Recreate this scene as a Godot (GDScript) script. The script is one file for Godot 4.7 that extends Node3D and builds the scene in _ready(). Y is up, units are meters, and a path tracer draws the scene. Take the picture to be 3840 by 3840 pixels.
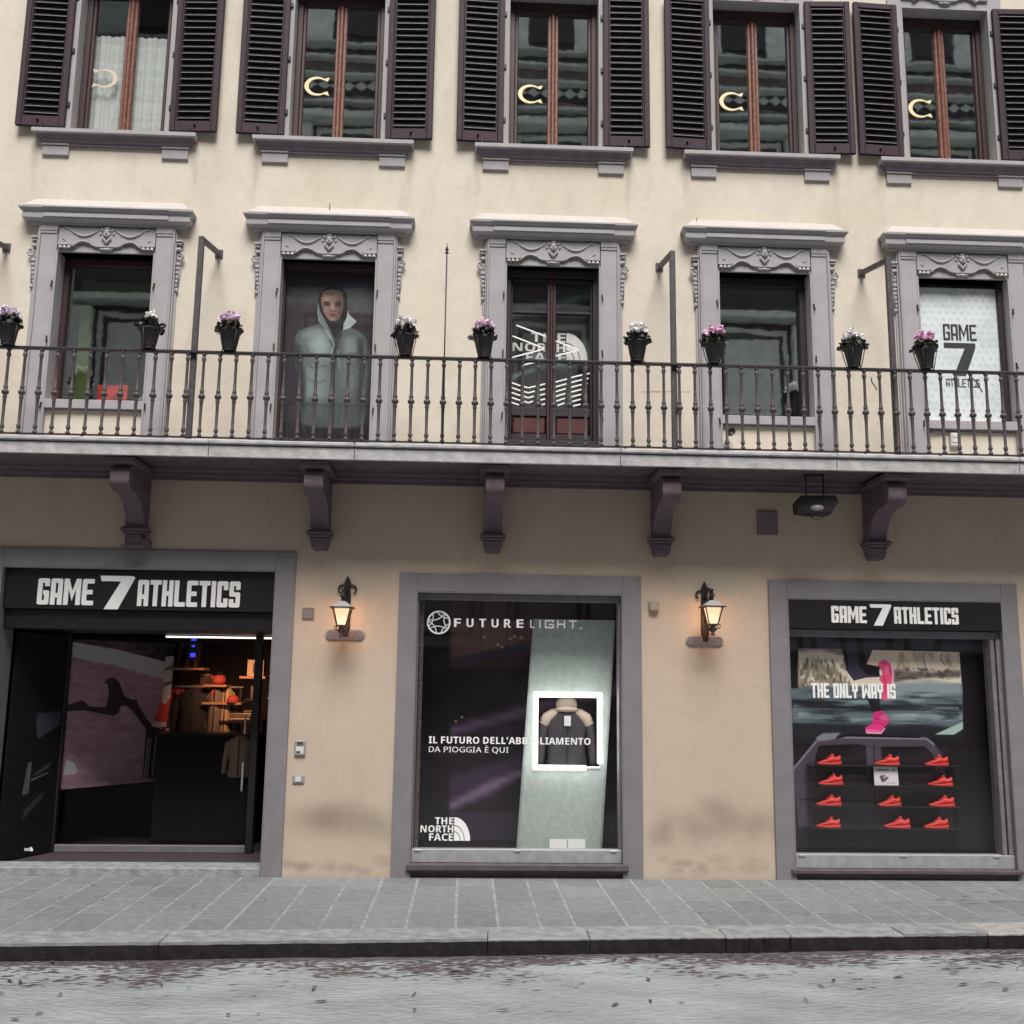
extends Node3D
# A three-storey stuccoed house front with shops, seen from the street. Metres, y up, the wall's face is z = 0.

var M := {}            # materials
var reliefs := {}
var taken := {}        # names in use under each parent
var house: Node3D
var rng := RandomNumberGenerator.new()

func _ready():
	rng.seed = 7
	set_view()
	make_materials()
	make_ground()
	make_house()
	make_shopfronts()
	make_neighbours()
	make_opposite()
	make_railing()
	make_street_things()
	make_shop_things()


func set_view():
	var cam := Camera3D.new()
	cam.name = "camera"
	cam.transform = Transform3D(Basis(Vector3(0.998946, 0.012678, 0.044116), Vector3(-0.019837, 0.985953, 0.165843), Vector3(-0.041393, -0.166544, 0.985165)).orthonormalized(), Vector3(0, 1.6, 9.0))
	cam.fov = 53.13
	cam.near = 0.1
	cam.far = 400.0
	add_child(cam)
	cam.current = true
	var env := Environment.new()
	env.background_mode = Environment.BG_SKY
	var sky_look := ProceduralSkyMaterial.new()
	sky_look.sky_top_color = Color(0.95, 0.925, 0.97)
	sky_look.sky_horizon_color = Color(0.67, 0.64, 0.69)
	sky_look.ground_bottom_color = Color(0.30, 0.30, 0.31)
	sky_look.ground_horizon_color = Color(0.55, 0.55, 0.55)
	sky_look.sky_curve = 0.35
	sky_look.sky_energy_multiplier = 0.45
	sky_look.sun_angle_max = 0.0
	var sky := Sky.new()
	sky.sky_material = sky_look
	env.sky = sky
	env.tonemap_mode = Environment.TONE_MAPPER_LINEAR
	env.tonemap_exposure = 3.1
	env.sdfgi_enabled = true
	env.ssao_enabled = true
	env.ssil_enabled = true
	var we := WorldEnvironment.new()
	we.name = "world_environment"
	we.environment = env
	add_child(we)
	var sun := DirectionalLight3D.new()
	sun.name = "daylight"
	sun.light_energy = 0.5
	sun.light_color = Color(1.0, 0.98, 0.96)
	sun.light_angular_distance = 30.0
	sun.shadow_enabled = true
	sun.rotation_degrees = Vector3(-56, 4, 0)
	add_child(sun)


# ---------------------------------------------------------------- materials

func mat(key: String, c: Color, rough := 0.8, metal := 0.0) -> StandardMaterial3D:
	var m := StandardMaterial3D.new()
	m.resource_name = key
	m.albedo_color = c.linear_to_srgb()
	m.roughness = rough
	m.metallic = metal
	M[key] = m
	return m

func noise_tex(freq: float, size := 512, normal := false, strength := 2.0, seed_ := 1, ramp = null) -> NoiseTexture2D:
	var n := FastNoiseLite.new()
	n.seed = seed_
	n.frequency = freq
	n.fractal_octaves = 5
	var t := NoiseTexture2D.new()
	t.width = size
	t.height = size
	t.seamless = true
	t.noise = n
	t.as_normal_map = normal
	t.bump_strength = strength
	if ramp: t.color_ramp = ramp
	return t

func ramp2(a: Color, b: Color) -> Gradient:
	var g := Gradient.new()
	g.set_color(0, a)
	g.set_color(1, b)
	return g

func grained(key: String, c: Color, rough: float, var_ := 0.12, scale_ := 1.0, bump := 1.0, seed_ := 3) -> StandardMaterial3D:
	# a matte surface with faint mottling and relief, mapped in metres
	var m := mat(key, c, rough)
	m.albedo_texture = noise_tex(0.012, 512, false, 1.0, seed_, ramp2(Color(1.0 - var_, 1.0 - var_, 1.0 - var_), Color(1, 1, 1)))
	m.normal_enabled = true
	if not reliefs.has(bump): reliefs[bump] = noise_tex(0.05, 512, true, bump, 16)
	m.normal_texture = reliefs[bump]
	m.normal_scale = 0.6
	m.uv1_triplanar = true
	m.uv1_world_triplanar = true
	m.uv1_scale = Vector3.ONE * scale_
	return m

func make_materials():
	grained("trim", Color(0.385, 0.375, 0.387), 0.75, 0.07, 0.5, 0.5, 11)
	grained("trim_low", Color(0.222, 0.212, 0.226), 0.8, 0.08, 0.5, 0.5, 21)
	grained("shaded_sill", Color(0.20, 0.165, 0.20), 0.75, 0.18, 0.9, 1.5, 31)  # shade on the underside of the sill put into the stone colour
	grained("shop_sill", Color(0.115, 0.092, 0.110), 0.7, 0.2, 0.9, 1.0, 33)
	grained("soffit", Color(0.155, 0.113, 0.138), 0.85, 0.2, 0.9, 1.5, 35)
	grained("ledge", Color(0.44, 0.42, 0.41), 0.7, 0.1, 0.9, 1.0, 37)
	grained("pale_ledge", Color(0.50, 0.47, 0.44), 0.75, 0.06, 0.9, 0.8, 39)
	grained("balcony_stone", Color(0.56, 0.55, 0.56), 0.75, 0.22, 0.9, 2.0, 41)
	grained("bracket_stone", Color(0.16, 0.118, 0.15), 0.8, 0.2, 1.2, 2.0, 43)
	grained("shutter_paint", Color(0.032, 0.010, 0.024), 0.7, 0.25, 1.5, 1.0, 51)
	grained("slat_paint", Color(0.012, 0.008, 0.011), 0.7, 0.2, 1.5, 1.0, 53)
	grained("lit_slat_edge", Color(0.46, 0.40, 0.43), 0.6, 0.3, 3.0, 1.0, 54)  # light caught by the slat fronts, put into a pale colour
	grained("wood", Color(0.30, 0.115, 0.075), 0.5, 0.45, 2.5, 1.0, 61)
	grained("dark_wood", Color(0.055, 0.022, 0.026), 0.55, 0.3, 2.5, 1.0, 63)
	grained("red_wood", Color(0.11, 0.028, 0.026), 0.5, 0.3, 2.5, 1.0, 65)
	grained("dark_frame", Color(0.028, 0.02, 0.024), 0.6, 0.2, 2.0, 0.6, 67)
	grained("iron", Color(0.115, 0.092, 0.098), 0.6, 0.35, 3.0, 1.5, 71)
	grained("rail_iron", Color(0.035, 0.028, 0.033), 0.5, 0.3, 3.0, 1.0, 73)
	grained("post_iron", Color(0.10, 0.085, 0.10), 0.55, 0.3, 2.0, 1.0, 75)
	grained("black_metal", Color(0.018, 0.015, 0.018), 0.5, 0.2, 3.0, 0.6, 77)
	grained("aluminium", Color(0.42, 0.44, 0.44), 0.45, 0.12, 1.5, 0.4, 79).metallic = 0.25
	grained("grey_metal", Color(0.22, 0.20, 0.23), 0.5, 0.15, 1.5, 0.4, 81)
	grained("black_panel", Color(0.010, 0.008, 0.010), 0.45, 0.15, 1.0, 0.3, 83)
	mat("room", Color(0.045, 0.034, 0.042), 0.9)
	mat("black_gloss", Color(0.010, 0.008, 0.010), 0.4)
	mat("white_letter", Color(0.88, 0.88, 0.88), 0.5)
	mat("white_film", Color(0.75, 0.76, 0.77), 0.5)
	mat("thin_letter", Color(0.6, 0.6, 0.62), 0.5)
	mat("dark_letter", Color(0.035, 0.035, 0.045), 0.5)
	mat("gold", Color(0.85, 0.72, 0.42), 0.45)
	mat("pale_gold", Color(0.62, 0.50, 0.40), 0.5)
	mat("plastic_white", Color(0.62, 0.62, 0.62), 0.4)
	mat("plastic_grey", Color(0.30, 0.30, 0.31), 0.45)
	mat("plate_brown", Color(0.20, 0.165, 0.165), 0.6)
	mat("vent_paint", Color(0.19, 0.14, 0.165), 0.7)
	mat("lens", Color(0.30, 0.28, 0.28), 0.15)
	mat("steel", Color(0.55, 0.55, 0.56), 0.35, 0.6)
	for k in 5:
		var g: float = [0.245, 0.268, 0.230, 0.280, 0.254][k]
		grained("paving_%d" % k, Color(g * 0.94, g * 1.02, g * 1.06), 0.62, 0.14, 1.7, 1.5, 90 + k)
	grained("plain_stucco", Color(0.50, 0.44, 0.35), 0.9, 0.12, 0.4, 2.0, 96)
	grained("mortar", Color(0.365, 0.39, 0.40), 0.85, 0.25, 1.4, 2.0, 97)
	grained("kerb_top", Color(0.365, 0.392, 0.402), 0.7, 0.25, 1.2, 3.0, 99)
	grained("kerb_new", Color(0.46, 0.45, 0.43), 0.7, 0.2, 1.2, 3.0, 100)
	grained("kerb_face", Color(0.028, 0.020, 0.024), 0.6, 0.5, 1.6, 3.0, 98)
	grained("marble", Color(0.74, 0.78, 0.77), 0.5, 0.15, 0.3, 0.5, 101)
	grained("green_marble", Color(0.05, 0.045, 0.055), 0.5, 0.3, 0.3, 0.5, 103)
	grained("pink_marble", Color(0.22, 0.17, 0.18), 0.5, 0.3, 0.3, 0.5, 105)
	grained("curtain", Color(0.66, 0.71, 0.69), 0.9, 0.08, 2.0, 1.0, 107)
	M.curtain.backlight_enabled = true
	M.curtain.backlight = Color(0.3, 0.3, 0.3)
	# glass: a clear pane, and a coated one that mirrors a good part of the street
	var p := mat("pane", Color(1, 1, 1), 0.02)
	p.albedo_color = Color(0.1, 0.1, 0.1, 0.02)
	p.transparency = BaseMaterial3D.TRANSPARENCY_ALPHA
	p.metallic_specular = 0.36
	var sp := mat("smoked_pane", Color(0.02, 0.015, 0.02), 0.02)
	sp.albedo_color = Color(0.03, 0.02, 0.03, 0.12)
	sp.metallic_specular = 0.18
	sp.transparency = BaseMaterial3D.TRANSPARENCY_ALPHA
	for k in 3:
		var o := ORMMaterial3D.new()
		o.resource_name = "coated_glass"
		var im := Image.create(4, 4, false, Image.FORMAT_RGB8)
		im.fill(Color(1, 0.02, 1))
		o.orm_texture = ImageTexture.create_from_image(im)
		o.albedo_color = Color(0.92, 0.97, 0.96, [0.50, 0.12, 0.25][k])
		o.transparency = BaseMaterial3D.TRANSPARENCY_ALPHA
		o.normal_enabled = true
		o.normal_texture = noise_tex(0.006, 256, true, 6.0, 201)
		o.normal_scale = [0.007, 0.006, 0.007][k]
		o.uv1_triplanar = true
		o.uv1_world_triplanar = true
		o.uv1_scale = Vector3(0.5, 0.7, 0.5)
		M[["mirror_pane", "shop_pane", "half_pane"][k]] = o
	var l := mat("lamp_glow", Color(0.6, 0.5, 0.4), 0.6)
	l.emission_enabled = true
	l.emission = Color(1.0, 0.84, 0.66)
	l.emission_energy_multiplier = 0.33
	var s := mat("strip_glow", Color(0.8, 0.8, 0.8), 0.5)
	s.emission_enabled = true
	s.emission = Color(1.0, 0.97, 0.95)
	s.emission_energy_multiplier = 0.8
	var b := mat("blue_glow", Color(0.1, 0.1, 0.5), 0.5)
	b.emission_enabled = true
	b.emission = Color(0.25, 0.25, 0.95)
	b.emission_energy_multiplier = 0.45


# ---------------------------------------------------------------- naming

func numbered(parent: Node, called: String) -> String:
	var key := str(parent.get_instance_id()) + called
	var n: int = taken.get(key, 0)
	taken[key] = n + 1
	return called if n == 0 else "%s_%03d" % [called, n]

func tag(o: Node, label: String, category := "", group := "", kind := "") -> Node:
	if label: o.set_meta("label", label)
	if category: o.set_meta("category", category)
	if group: o.set_meta("group", group)
	if kind: o.set_meta("kind", kind)
	return o

func base(called: String, at := Vector3.ZERO, parent: Node = self) -> Node3D:
	var o := Node3D.new()
	o.name = numbered(parent, called)
	o.position = at
	parent.add_child(o, true)
	return o

func put(called: String, mesh: Mesh, m, parent: Node = self, at := Vector3.ZERO, turn := Vector3.ZERO) -> MeshInstance3D:
	var o := MeshInstance3D.new()
	o.name = numbered(parent, called)
	o.mesh = mesh
	o.material_override = M[m] if m is String else m
	o.position = at
	o.rotation_degrees = turn
	parent.add_child(o, true)
	return o

func copy_of(thing: Node3D, label: String, at: Vector3) -> Node3D:
	var c: Node3D = thing.duplicate()
	c.name = numbered(self, String(thing.name))
	c.position = at
	add_child(c, true)
	c.set_meta("label", label)
	return c


# ---------------------------------------------------------------- shapes

class MB:
	var st := SurfaceTool.new()
	func _init(smooth := false):
		st.begin(Mesh.PRIMITIVE_TRIANGLES)
		st.set_smooth_group(0 if smooth else -1)
	func v(p: Vector3, uv := Vector2.ZERO):
		st.set_uv(uv)
		st.add_vertex(p)
	func tri(a: Vector3, b: Vector3, c: Vector3):   # counter-clockwise from outside
		v(a); v(c); v(b)
	func quad(a: Vector3, b: Vector3, c: Vector3, d: Vector3):
		tri(a, b, c)
		tri(a, c, d)
	func quad_uv(a: Vector3, b: Vector3, c: Vector3, d: Vector3, r := Rect2(0, 0, 1, 1)):   # from bottom left
		var ua := Vector2(r.position.x, r.end.y)
		var ub := r.end
		var uc := Vector2(r.end.x, r.position.y)
		var ud := r.position
		v(a, ua); v(c, uc); v(b, ub)
		v(a, ua); v(d, ud); v(c, uc)
	func face(pts: Array, c: Vector3):              # turned away from c
		var n: Vector3 = (pts[1] - pts[0]).cross(pts[2] - pts[0])
		var q: Array = pts.duplicate()
		if n.dot(pts[0] - c) < 0: q.reverse()
		for i in range(1, q.size() - 1): tri(q[0], q[i], q[i + 1])
	func box(c: Vector3, s: Vector3, b := 0.0):
		var h := s / 2
		if b <= 0:
			for ax in 3:
				for sg in [-1, 1]:
					var n := Vector3.ZERO
					n[ax] = sg
					var u := Vector3.ZERO
					var w := Vector3.ZERO
					u[(ax + 1) % 3] = 1
					w[(ax + 2) % 3] = 1
					face([c + (n - u - w) * h, c + (n + u - w) * h, c + (n + u + w) * h, c + (n - u + w) * h], c)
			return self
		b = minf(b, minf(h.x, minf(h.y, h.z)) * 0.9)
		var k := func(sx, sy, sz, ax) -> Vector3:
			var p := Vector3(sx * (h.x - b), sy * (h.y - b), sz * (h.z - b))
			p[ax] += [sx, sy, sz][ax] * b
			return c + p
		for sg in [-1, 1]:
			face([k.call(sg, -1, -1, 0), k.call(sg, 1, -1, 0), k.call(sg, 1, 1, 0), k.call(sg, -1, 1, 0)], c)
			face([k.call(-1, sg, -1, 1), k.call(1, sg, -1, 1), k.call(1, sg, 1, 1), k.call(-1, sg, 1, 1)], c)
			face([k.call(-1, -1, sg, 2), k.call(1, -1, sg, 2), k.call(1, 1, sg, 2), k.call(-1, 1, sg, 2)], c)
			for s2 in [-1, 1]:
				face([k.call(sg, s2, -1, 0), k.call(sg, s2, 1, 0), k.call(sg, s2, 1, 1), k.call(sg, s2, -1, 1)], c)
				face([k.call(sg, -1, s2, 0), k.call(sg, 1, s2, 0), k.call(sg, 1, s2, 2), k.call(sg, -1, s2, 2)], c)
				face([k.call(-1, sg, s2, 1), k.call(1, sg, s2, 1), k.call(1, sg, s2, 2), k.call(-1, sg, s2, 2)], c)
				for s3 in [-1, 1]:
					face([k.call(sg, s2, s3, 0), k.call(sg, s2, s3, 1), k.call(sg, s2, s3, 2)], c)
		return self
	func span(x0: float, x1: float, y0: float, y1: float, z0: float, z1: float, b := 0.0):
		return box(Vector3(x0 + x1, y0 + y1, z0 + z1) / 2, Vector3(absf(x1 - x0), absf(y1 - y0), absf(z1 - z0)), b)
	func prism(poly: PackedVector2Array, z0: float, z1: float, f = null, bevel := 0.0):
		# poly in x, y; extruded from z0 to z1 (z1 the front); f maps (x, y, z) elsewhere
		var area := 0.0
		for i in poly.size(): area += poly[i].cross(poly[(i + 1) % poly.size()])
		if area < 0: poly.reverse()
		var to := func(p: Vector2, z: float) -> Vector3:
			var q := Vector3(p.x, p.y, z)
			return f.call(q) if f != null else q
		var front := poly
		if bevel > 0:
			var ins := Geometry2D.offset_polygon(poly, -bevel, Geometry2D.JOIN_MITER)
			if ins.size() == 1 and ins[0].size() == poly.size():
				var best := 0
				for i in poly.size():
					if ins[0][i].distance_to(poly[0]) < ins[0][best].distance_to(poly[0]): best = i
				front = PackedVector2Array()
				for i in poly.size(): front.append(ins[0][(best + i) % poly.size()])
			else:
				bevel = 0.0
		var t := Geometry2D.triangulate_polygon(front)
		for i in range(0, t.size(), 3):
			var a := front[t[i]]
			var b := front[t[i + 1]]
			var c := front[t[i + 2]]
			if (b - a).cross(c - a) < 0:
				var x := b
				b = c
				c = x
			tri(to.call(a, z1), to.call(b, z1), to.call(c, z1))
			if bevel <= 0: tri(to.call(a, z0), to.call(c, z0), to.call(b, z0))
		var zs := z1 - bevel
		for i in poly.size():
			var j := (i + 1) % poly.size()
			quad(to.call(poly[i], z0), to.call(poly[j], z0), to.call(poly[j], zs), to.call(poly[i], zs))
			if bevel > 0: quad(to.call(poly[i], zs), to.call(poly[j], zs), to.call(front[j], z1), to.call(front[i], z1))
		return self
	func mold(cx: float, hw: float, prof: Array, zmax: float):
		# a moulding along x with mitred returns; prof = [Vector2(z, y)] from the wall below to the wall above
		for i in prof.size() - 1:
			var p: Vector2 = prof[i]
			var q: Vector2 = prof[i + 1]
			var hp := hw - (zmax - p.x)
			var hq := hw - (zmax - q.x)
			quad(Vector3(cx - hp, p.y, p.x), Vector3(cx + hp, p.y, p.x), Vector3(cx + hq, q.y, q.x), Vector3(cx - hq, q.y, q.x))
			quad(Vector3(cx + hp, p.y, p.x), Vector3(cx + hp, p.y, 0), Vector3(cx + hq, q.y, 0), Vector3(cx + hq, q.y, q.x))
			quad(Vector3(cx - hp, p.y, 0), Vector3(cx - hp, p.y, p.x), Vector3(cx - hq, q.y, q.x), Vector3(cx - hq, q.y, 0))
		return self
	func ring_skin(rings: Array, cap := true):
		for i in rings.size() - 1:
			var a: Array = rings[i]
			var b: Array = rings[i + 1]
			for j in a.size():
				var k: int = (j + 1) % a.size()
				quad(a[j], a[k], b[k], b[j])
		if cap:
			for e in [0, rings.size() - 1]:
				var r: Array = rings[e]
				var c := Vector3.ZERO
				for p in r: c += p
				c /= r.size()
				for j in r.size():
					var k: int = (j + 1) % r.size()
					if e == 0: tri(c, r[k], r[j])
					else: tri(c, r[j], r[k])
		return self
	func lathe(prof: Array, n := 12, at := Vector3.ZERO):    # [Vector2(radius, y)] upward
		var rings := []
		for p in prof:
			var r := []
			for j in n:
				var a := -TAU * j / n
				r.append(at + Vector3(cos(a) * p.x, p.y, sin(a) * p.x))
			rings.append(r)
		return ring_skin(rings)
	func tube(pts: Array, radius, n := 8):
		var rings := []
		for i in pts.size():
			var d: Vector3 = (pts[mini(i + 1, pts.size() - 1)] - pts[maxi(i - 1, 0)]).normalized()
			var u := d.cross(Vector3.UP if absf(d.y) < 0.9 else Vector3.RIGHT).normalized()
			var w := u.cross(d)
			var r: float = radius[i] if radius is Array else radius
			var ring := []
			for j in n:
				var a := TAU * j / n
				ring.append(pts[i] - (u * cos(a) - w * sin(a)) * r)
			rings.append(ring)
		return ring_skin(rings)
	func ball(c: Vector3, r: Vector3, n := 10, m := 6):
		var rings := []
		for i in range(0, m + 1):
			var t := -PI / 2 + PI * i / m
			var ring := []
			for j in n:
				var a := -TAU * j / n
				ring.append(c + Vector3(cos(t) * cos(a) * r.x, sin(t) * r.y, cos(t) * sin(a) * r.z))
			rings.append(ring)
		return ring_skin(rings, false)
	func done() -> ArrayMesh:
		st.generate_normals()
		return st.commit()

func boxm(s: Vector3, b := 0.0) -> ArrayMesh:
	return MB.new().box(Vector3.ZERO, s, b).done()

func pv(a: Array) -> PackedVector2Array:
	var p := PackedVector2Array()
	for i in range(0, a.size(), 2): p.append(Vector2(a[i], a[i + 1]))
	return p

func bez(a: Vector2, b: Vector2, c: Vector2, n := 8) -> Array:
	var o := []
	for i in n + 1:
		var t := float(i) / n
		o.append(a.lerp(b, t).lerp(b.lerp(c, t), t))
	return o


# ---------------------------------------------------------------- prints (flat pictures on posters)

class Print:
	var im: Image
	var w: int
	var h: int
	var r: Rect2
	func _init(w_: int, h_: int, c: Color, view: Rect2):
		w = w_
		h = h_
		r = view
		im = Image.create(w, h, false, Image.FORMAT_RGBA8)
		im.fill(c)
	var lean := Vector2.ZERO    # how far the left and right edges of the design drift towards its foot
	func pt(p: Vector2) -> Vector2:
		var t := (p.y - r.position.y) / r.size.y
		var x0 := r.position.x + lean.x * t
		return Vector2((p.x - x0) / (r.size.x + (lean.y - lean.x) * t) * w, t * h)
	func poly(pts: PackedVector2Array, c: Color, blur := 0):
		# blur: 0 crisp, 1, 2, 3 ... softer by powers of two
		var q := PackedVector2Array()
		for p in pts: q.append(pt(p) * 2)
		var pad := 4 << (blur + 1)
		var lo := Vector2(1e9, 1e9)
		var hi := -lo
		for p in q:
			lo = lo.min(p)
			hi = hi.max(p)
		lo = (lo - Vector2.ONE * pad).clamp(Vector2(-pad, -pad), Vector2(w * 2 + pad, h * 2 + pad))
		hi = (hi + Vector2.ONE * pad).clamp(Vector2(-pad, -pad), Vector2(w * 2 + pad, h * 2 + pad))
		var o := Vector2i(floori(lo.x / 2) * 2, floori(lo.y / 2) * 2)
		var unit := 2 << blur
		var sz := Vector2i(ceili((hi.x - o.x) / unit) * unit, ceili((hi.y - o.y) / unit) * unit)
		if sz.x < unit or sz.y < unit: return self
		var mk := Image.create(sz.x, sz.y, false, Image.FORMAT_RGBA8)
		mk.fill(Color(c, 0))
		for y in sz.y:
			var yy := o.y + y + 0.5
			var xs := []
			for i in q.size():
				var a := q[i]
				var b := q[(i + 1) % q.size()]
				if (a.y <= yy) != (b.y <= yy): xs.append(a.x + (yy - a.y) / (b.y - a.y) * (b.x - a.x))
			xs.sort()
			for i in range(0, xs.size() - 1, 2):
				var x0 := roundi(xs[i]) - o.x
				var x1 := roundi(xs[i + 1]) - o.x
				if x1 > x0: mk.fill_rect(Rect2i(x0, y, x1 - x0, 1), c)
		for i in blur + 1: mk.shrink_x2()
		if blur > 0: mk.resize(sz.x / 2, sz.y / 2, Image.INTERPOLATE_CUBIC)
		im.blend_rect(mk, Rect2i(Vector2i.ZERO, mk.get_size()), o / 2)
		return self
	func oval(c: Vector2, s: Vector2, col: Color, blur := 0, turn := 0.0):
		var p := PackedVector2Array()
		for i in 28: p.append(c + (Vector2(cos(TAU * i / 28), sin(TAU * i / 28)) * s).rotated(turn))
		return poly(p, col, blur)
	func rect(x0: float, y0: float, x1: float, y1: float, col: Color, blur := 0):
		return poly(PackedVector2Array([Vector2(x0, y0), Vector2(x1, y0), Vector2(x1, y1), Vector2(x0, y1)]), col, blur)
	func line(pts: PackedVector2Array, wd: float, col: Color, blur := 0):
		for p in Geometry2D.offset_polyline(pts, wd / 2, Geometry2D.JOIN_ROUND, Geometry2D.END_BUTT): poly(p, col, blur)
		return self
	func mottle(col: Color, freq: float, lo: float, hi: float, seed_ := 1, stretch := Vector2.ONE, region := Rect2()):
		# cloudy patches of one colour where a noise exceeds lo; full at hi
		var n := FastNoiseLite.new()
		n.seed = seed_
		n.frequency = freq
		n.fractal_octaves = 4
		var s := Image.create(w / 2, h / 2, false, Image.FORMAT_RGBA8)
		for y in h / 2:
			for x in w / 2:
				var a := clampf((n.get_noise_2d(x / stretch.x, y / stretch.y) - lo) / (hi - lo), 0, 1)
				s.set_pixel(x, y, Color(col, a * col.a))
		s.resize(w, h, Image.INTERPOLATE_CUBIC)
		var reg := Rect2i(0, 0, w, h) if region.size.x == 0 else Rect2i(pt(region.position), pt(region.end) - pt(region.position))
		im.blend_rect(s, reg, reg.position)
		return self
	func tex() -> ImageTexture:
		im.generate_mipmaps()
		return ImageTexture.create_from_image(im)

func print_mat(key: String, p: Print, rough := 0.5) -> StandardMaterial3D:
	var m := mat(key, Color.WHITE, rough)
	m.albedo_texture = p.tex()
	return m

func sheet(w: float, h: float, t := 0.006) -> ArrayMesh:   # a thin board, its print on the front
	var b := MB.new()
	var x := w / 2
	var y := h / 2
	b.quad_uv(Vector3(-x, -y, t), Vector3(x, -y, t), Vector3(x, y, t), Vector3(-x, y, t))
	var edge := Rect2(0.01, 0.01, 0.001, 0.001)
	b.quad_uv(Vector3(x, -y, 0), Vector3(-x, -y, 0), Vector3(-x, y, 0), Vector3(x, y, 0), edge)
	b.quad_uv(Vector3(x, -y, t), Vector3(x, -y, 0), Vector3(x, y, 0), Vector3(x, y, t), edge)
	b.quad_uv(Vector3(-x, -y, 0), Vector3(-x, -y, t), Vector3(-x, y, t), Vector3(-x, y, 0), edge)
	b.quad_uv(Vector3(-x, y, t), Vector3(x, y, t), Vector3(x, y, 0), Vector3(-x, y, 0), edge)
	b.quad_uv(Vector3(-x, -y, 0), Vector3(x, -y, 0), Vector3(x, -y, t), Vector3(-x, -y, t), edge)
	return b.done()


# ---------------------------------------------------------------- lettering

func glyph(ch: String, w: float, t: float) -> Array:
	var a := t / 2
	var l := a
	var r := w - a
	var b := a
	var u := 1.0 - a
	match ch:
		"G": return [[r, 0.7, r, u, l, u, l, b, r, b, r, 0.46, w * 0.48, 0.46]]
		"A": return [[l, 0, l, u, r, u, r, 0], [t, 0.36, w - t, 0.36]]
		"M", "W", "N": return [[l, 0, l, 1], [r, 0, r, 1]]
		"E": return [[w, u, l, u, l, b, w, b], [t, 0.5, w * 0.9, 0.5]]
		"T": return [[0, u, w, u], [w / 2, 1.0 - t, w / 2, 0]]
		"H": return [[l, 0, l, 1], [r, 0, r, 1], [t, 0.5, w - t, 0.5]]
		"L": return [[l, 1, l, b, w, b]]
		"I": return [[w / 2, 0, w / 2, 1]]
		"C": return [[r, 0.66, r, u, l, u, l, b, r, b, r, 0.34]]
		"S": return [[r, 0.68, r, u, l, u, l, 0.5, r, 0.5, r, b, l, b, l, 0.32]]
		"O": return [[w / 2, u, l, u, l, b, w / 2, b], [w / 2, u, r, u, r, b, w / 2, b]]
		"Y": return [[l, 1, l, 0.5, r, 0.5, r, 1], [w / 2, 0.5 - a, w / 2, 0]]
		"7": return [[0, u, r, u, r, 0.82, w * 0.45, 0]]
	return []

func slants(ch: String, w: float, t: float) -> Array:
	# the slanting strokes of M, W and N, between their stems
	var k := minf(0.42, t * 2.2)
	match ch:
		"M": return [[t, 1, t, 1.0 - k, w / 2, 0.16, w - t, 1.0 - k, w - t, 1, w / 2, 0.16 + k]]
		"W": return [[t, 0, t, k, w / 2, 0.84, w - t, k, w - t, 0, w / 2, 0.84 - k]]
		"N": return [[t, 1, t, 1.0 - k, w - t, 0, w - t, k]]
	return []

func write(text: String, x0: float, x1: float, y0: float, y1: float, z: float, m, parent: Node, weight := 0.17, depth := 0.006, called := "letter", narrow := {}, gap := 0.065):
	# heavy block capitals filling the box x0..x1, y0..y1 at z, each letter a mesh of its own
	var hgt := y1 - y0
	var ws := []
	var total := 0.0
	for c in text:
		var w: float = {"I": weight * 1.05, "M": 0.62, "W": 0.66, " ": 0.22}.get(c, 0.43)
		w = narrow.get(c, w)
		ws.append(w)
		total += w + gap
	total -= gap
	var sx := (x1 - x0) / total
	var x := x0
	for i in text.length():
		var b := MB.new()
		var any := false
		for ln in glyph(text[i], ws[i], weight):
			for p in Geometry2D.offset_polyline(pv(ln), weight / 2, Geometry2D.JOIN_SQUARE, Geometry2D.END_BUTT):
				var q := PackedVector2Array()
				for k in p: q.append(Vector2(k.x * sx, k.y * hgt))
				b.prism(q, 0, depth)
				any = true
		for ln in slants(text[i], ws[i], weight):
			var q := PackedVector2Array()
			for k in pv(ln): q.append(Vector2(k.x * sx, k.y * hgt))
			b.prism(q, 0, depth)
		if any: put(called, b.done(), m, parent, Vector3(x, y0, z))
		x += (ws[i] + gap) * sx

func typeset(text: String, x0: float, x1: float, y0: float, y1: float, z: float, m, parent: Node, bold := true, called := "lettering", depth := 0.004) -> MeshInstance3D:
	var f := SystemFont.new()
	f.font_names = PackedStringArray(["Droid Sans"])
	f.font_weight = 700 if bold else 400
	var t := TextMesh.new()
	t.text = text
	t.font = f
	t.font_size = 48
	t.pixel_size = 0.01
	t.depth = 0.02
	t.curve_step = 2.0
	var bb := t.get_aabb()
	var o := put(called, t, m, parent)
	var s := Vector3((x1 - x0) / bb.size.x, (y1 - y0) / bb.size.y, depth / 0.02)
	o.scale = s
	o.position = Vector3(x0, y0, z + depth / 2) - Vector3(bb.position.x * s.x, bb.position.y * s.y, 0)
	return o

func arc(c: Vector2, r: float, a0: float, a1: float, n := 14) -> Array:
	var o := []
	for i in n + 1:
		var a := deg_to_rad(lerpf(a0, a1, float(i) / n))
		o.append(c + Vector2(cos(a), sin(a)) * r)
	return o

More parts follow.
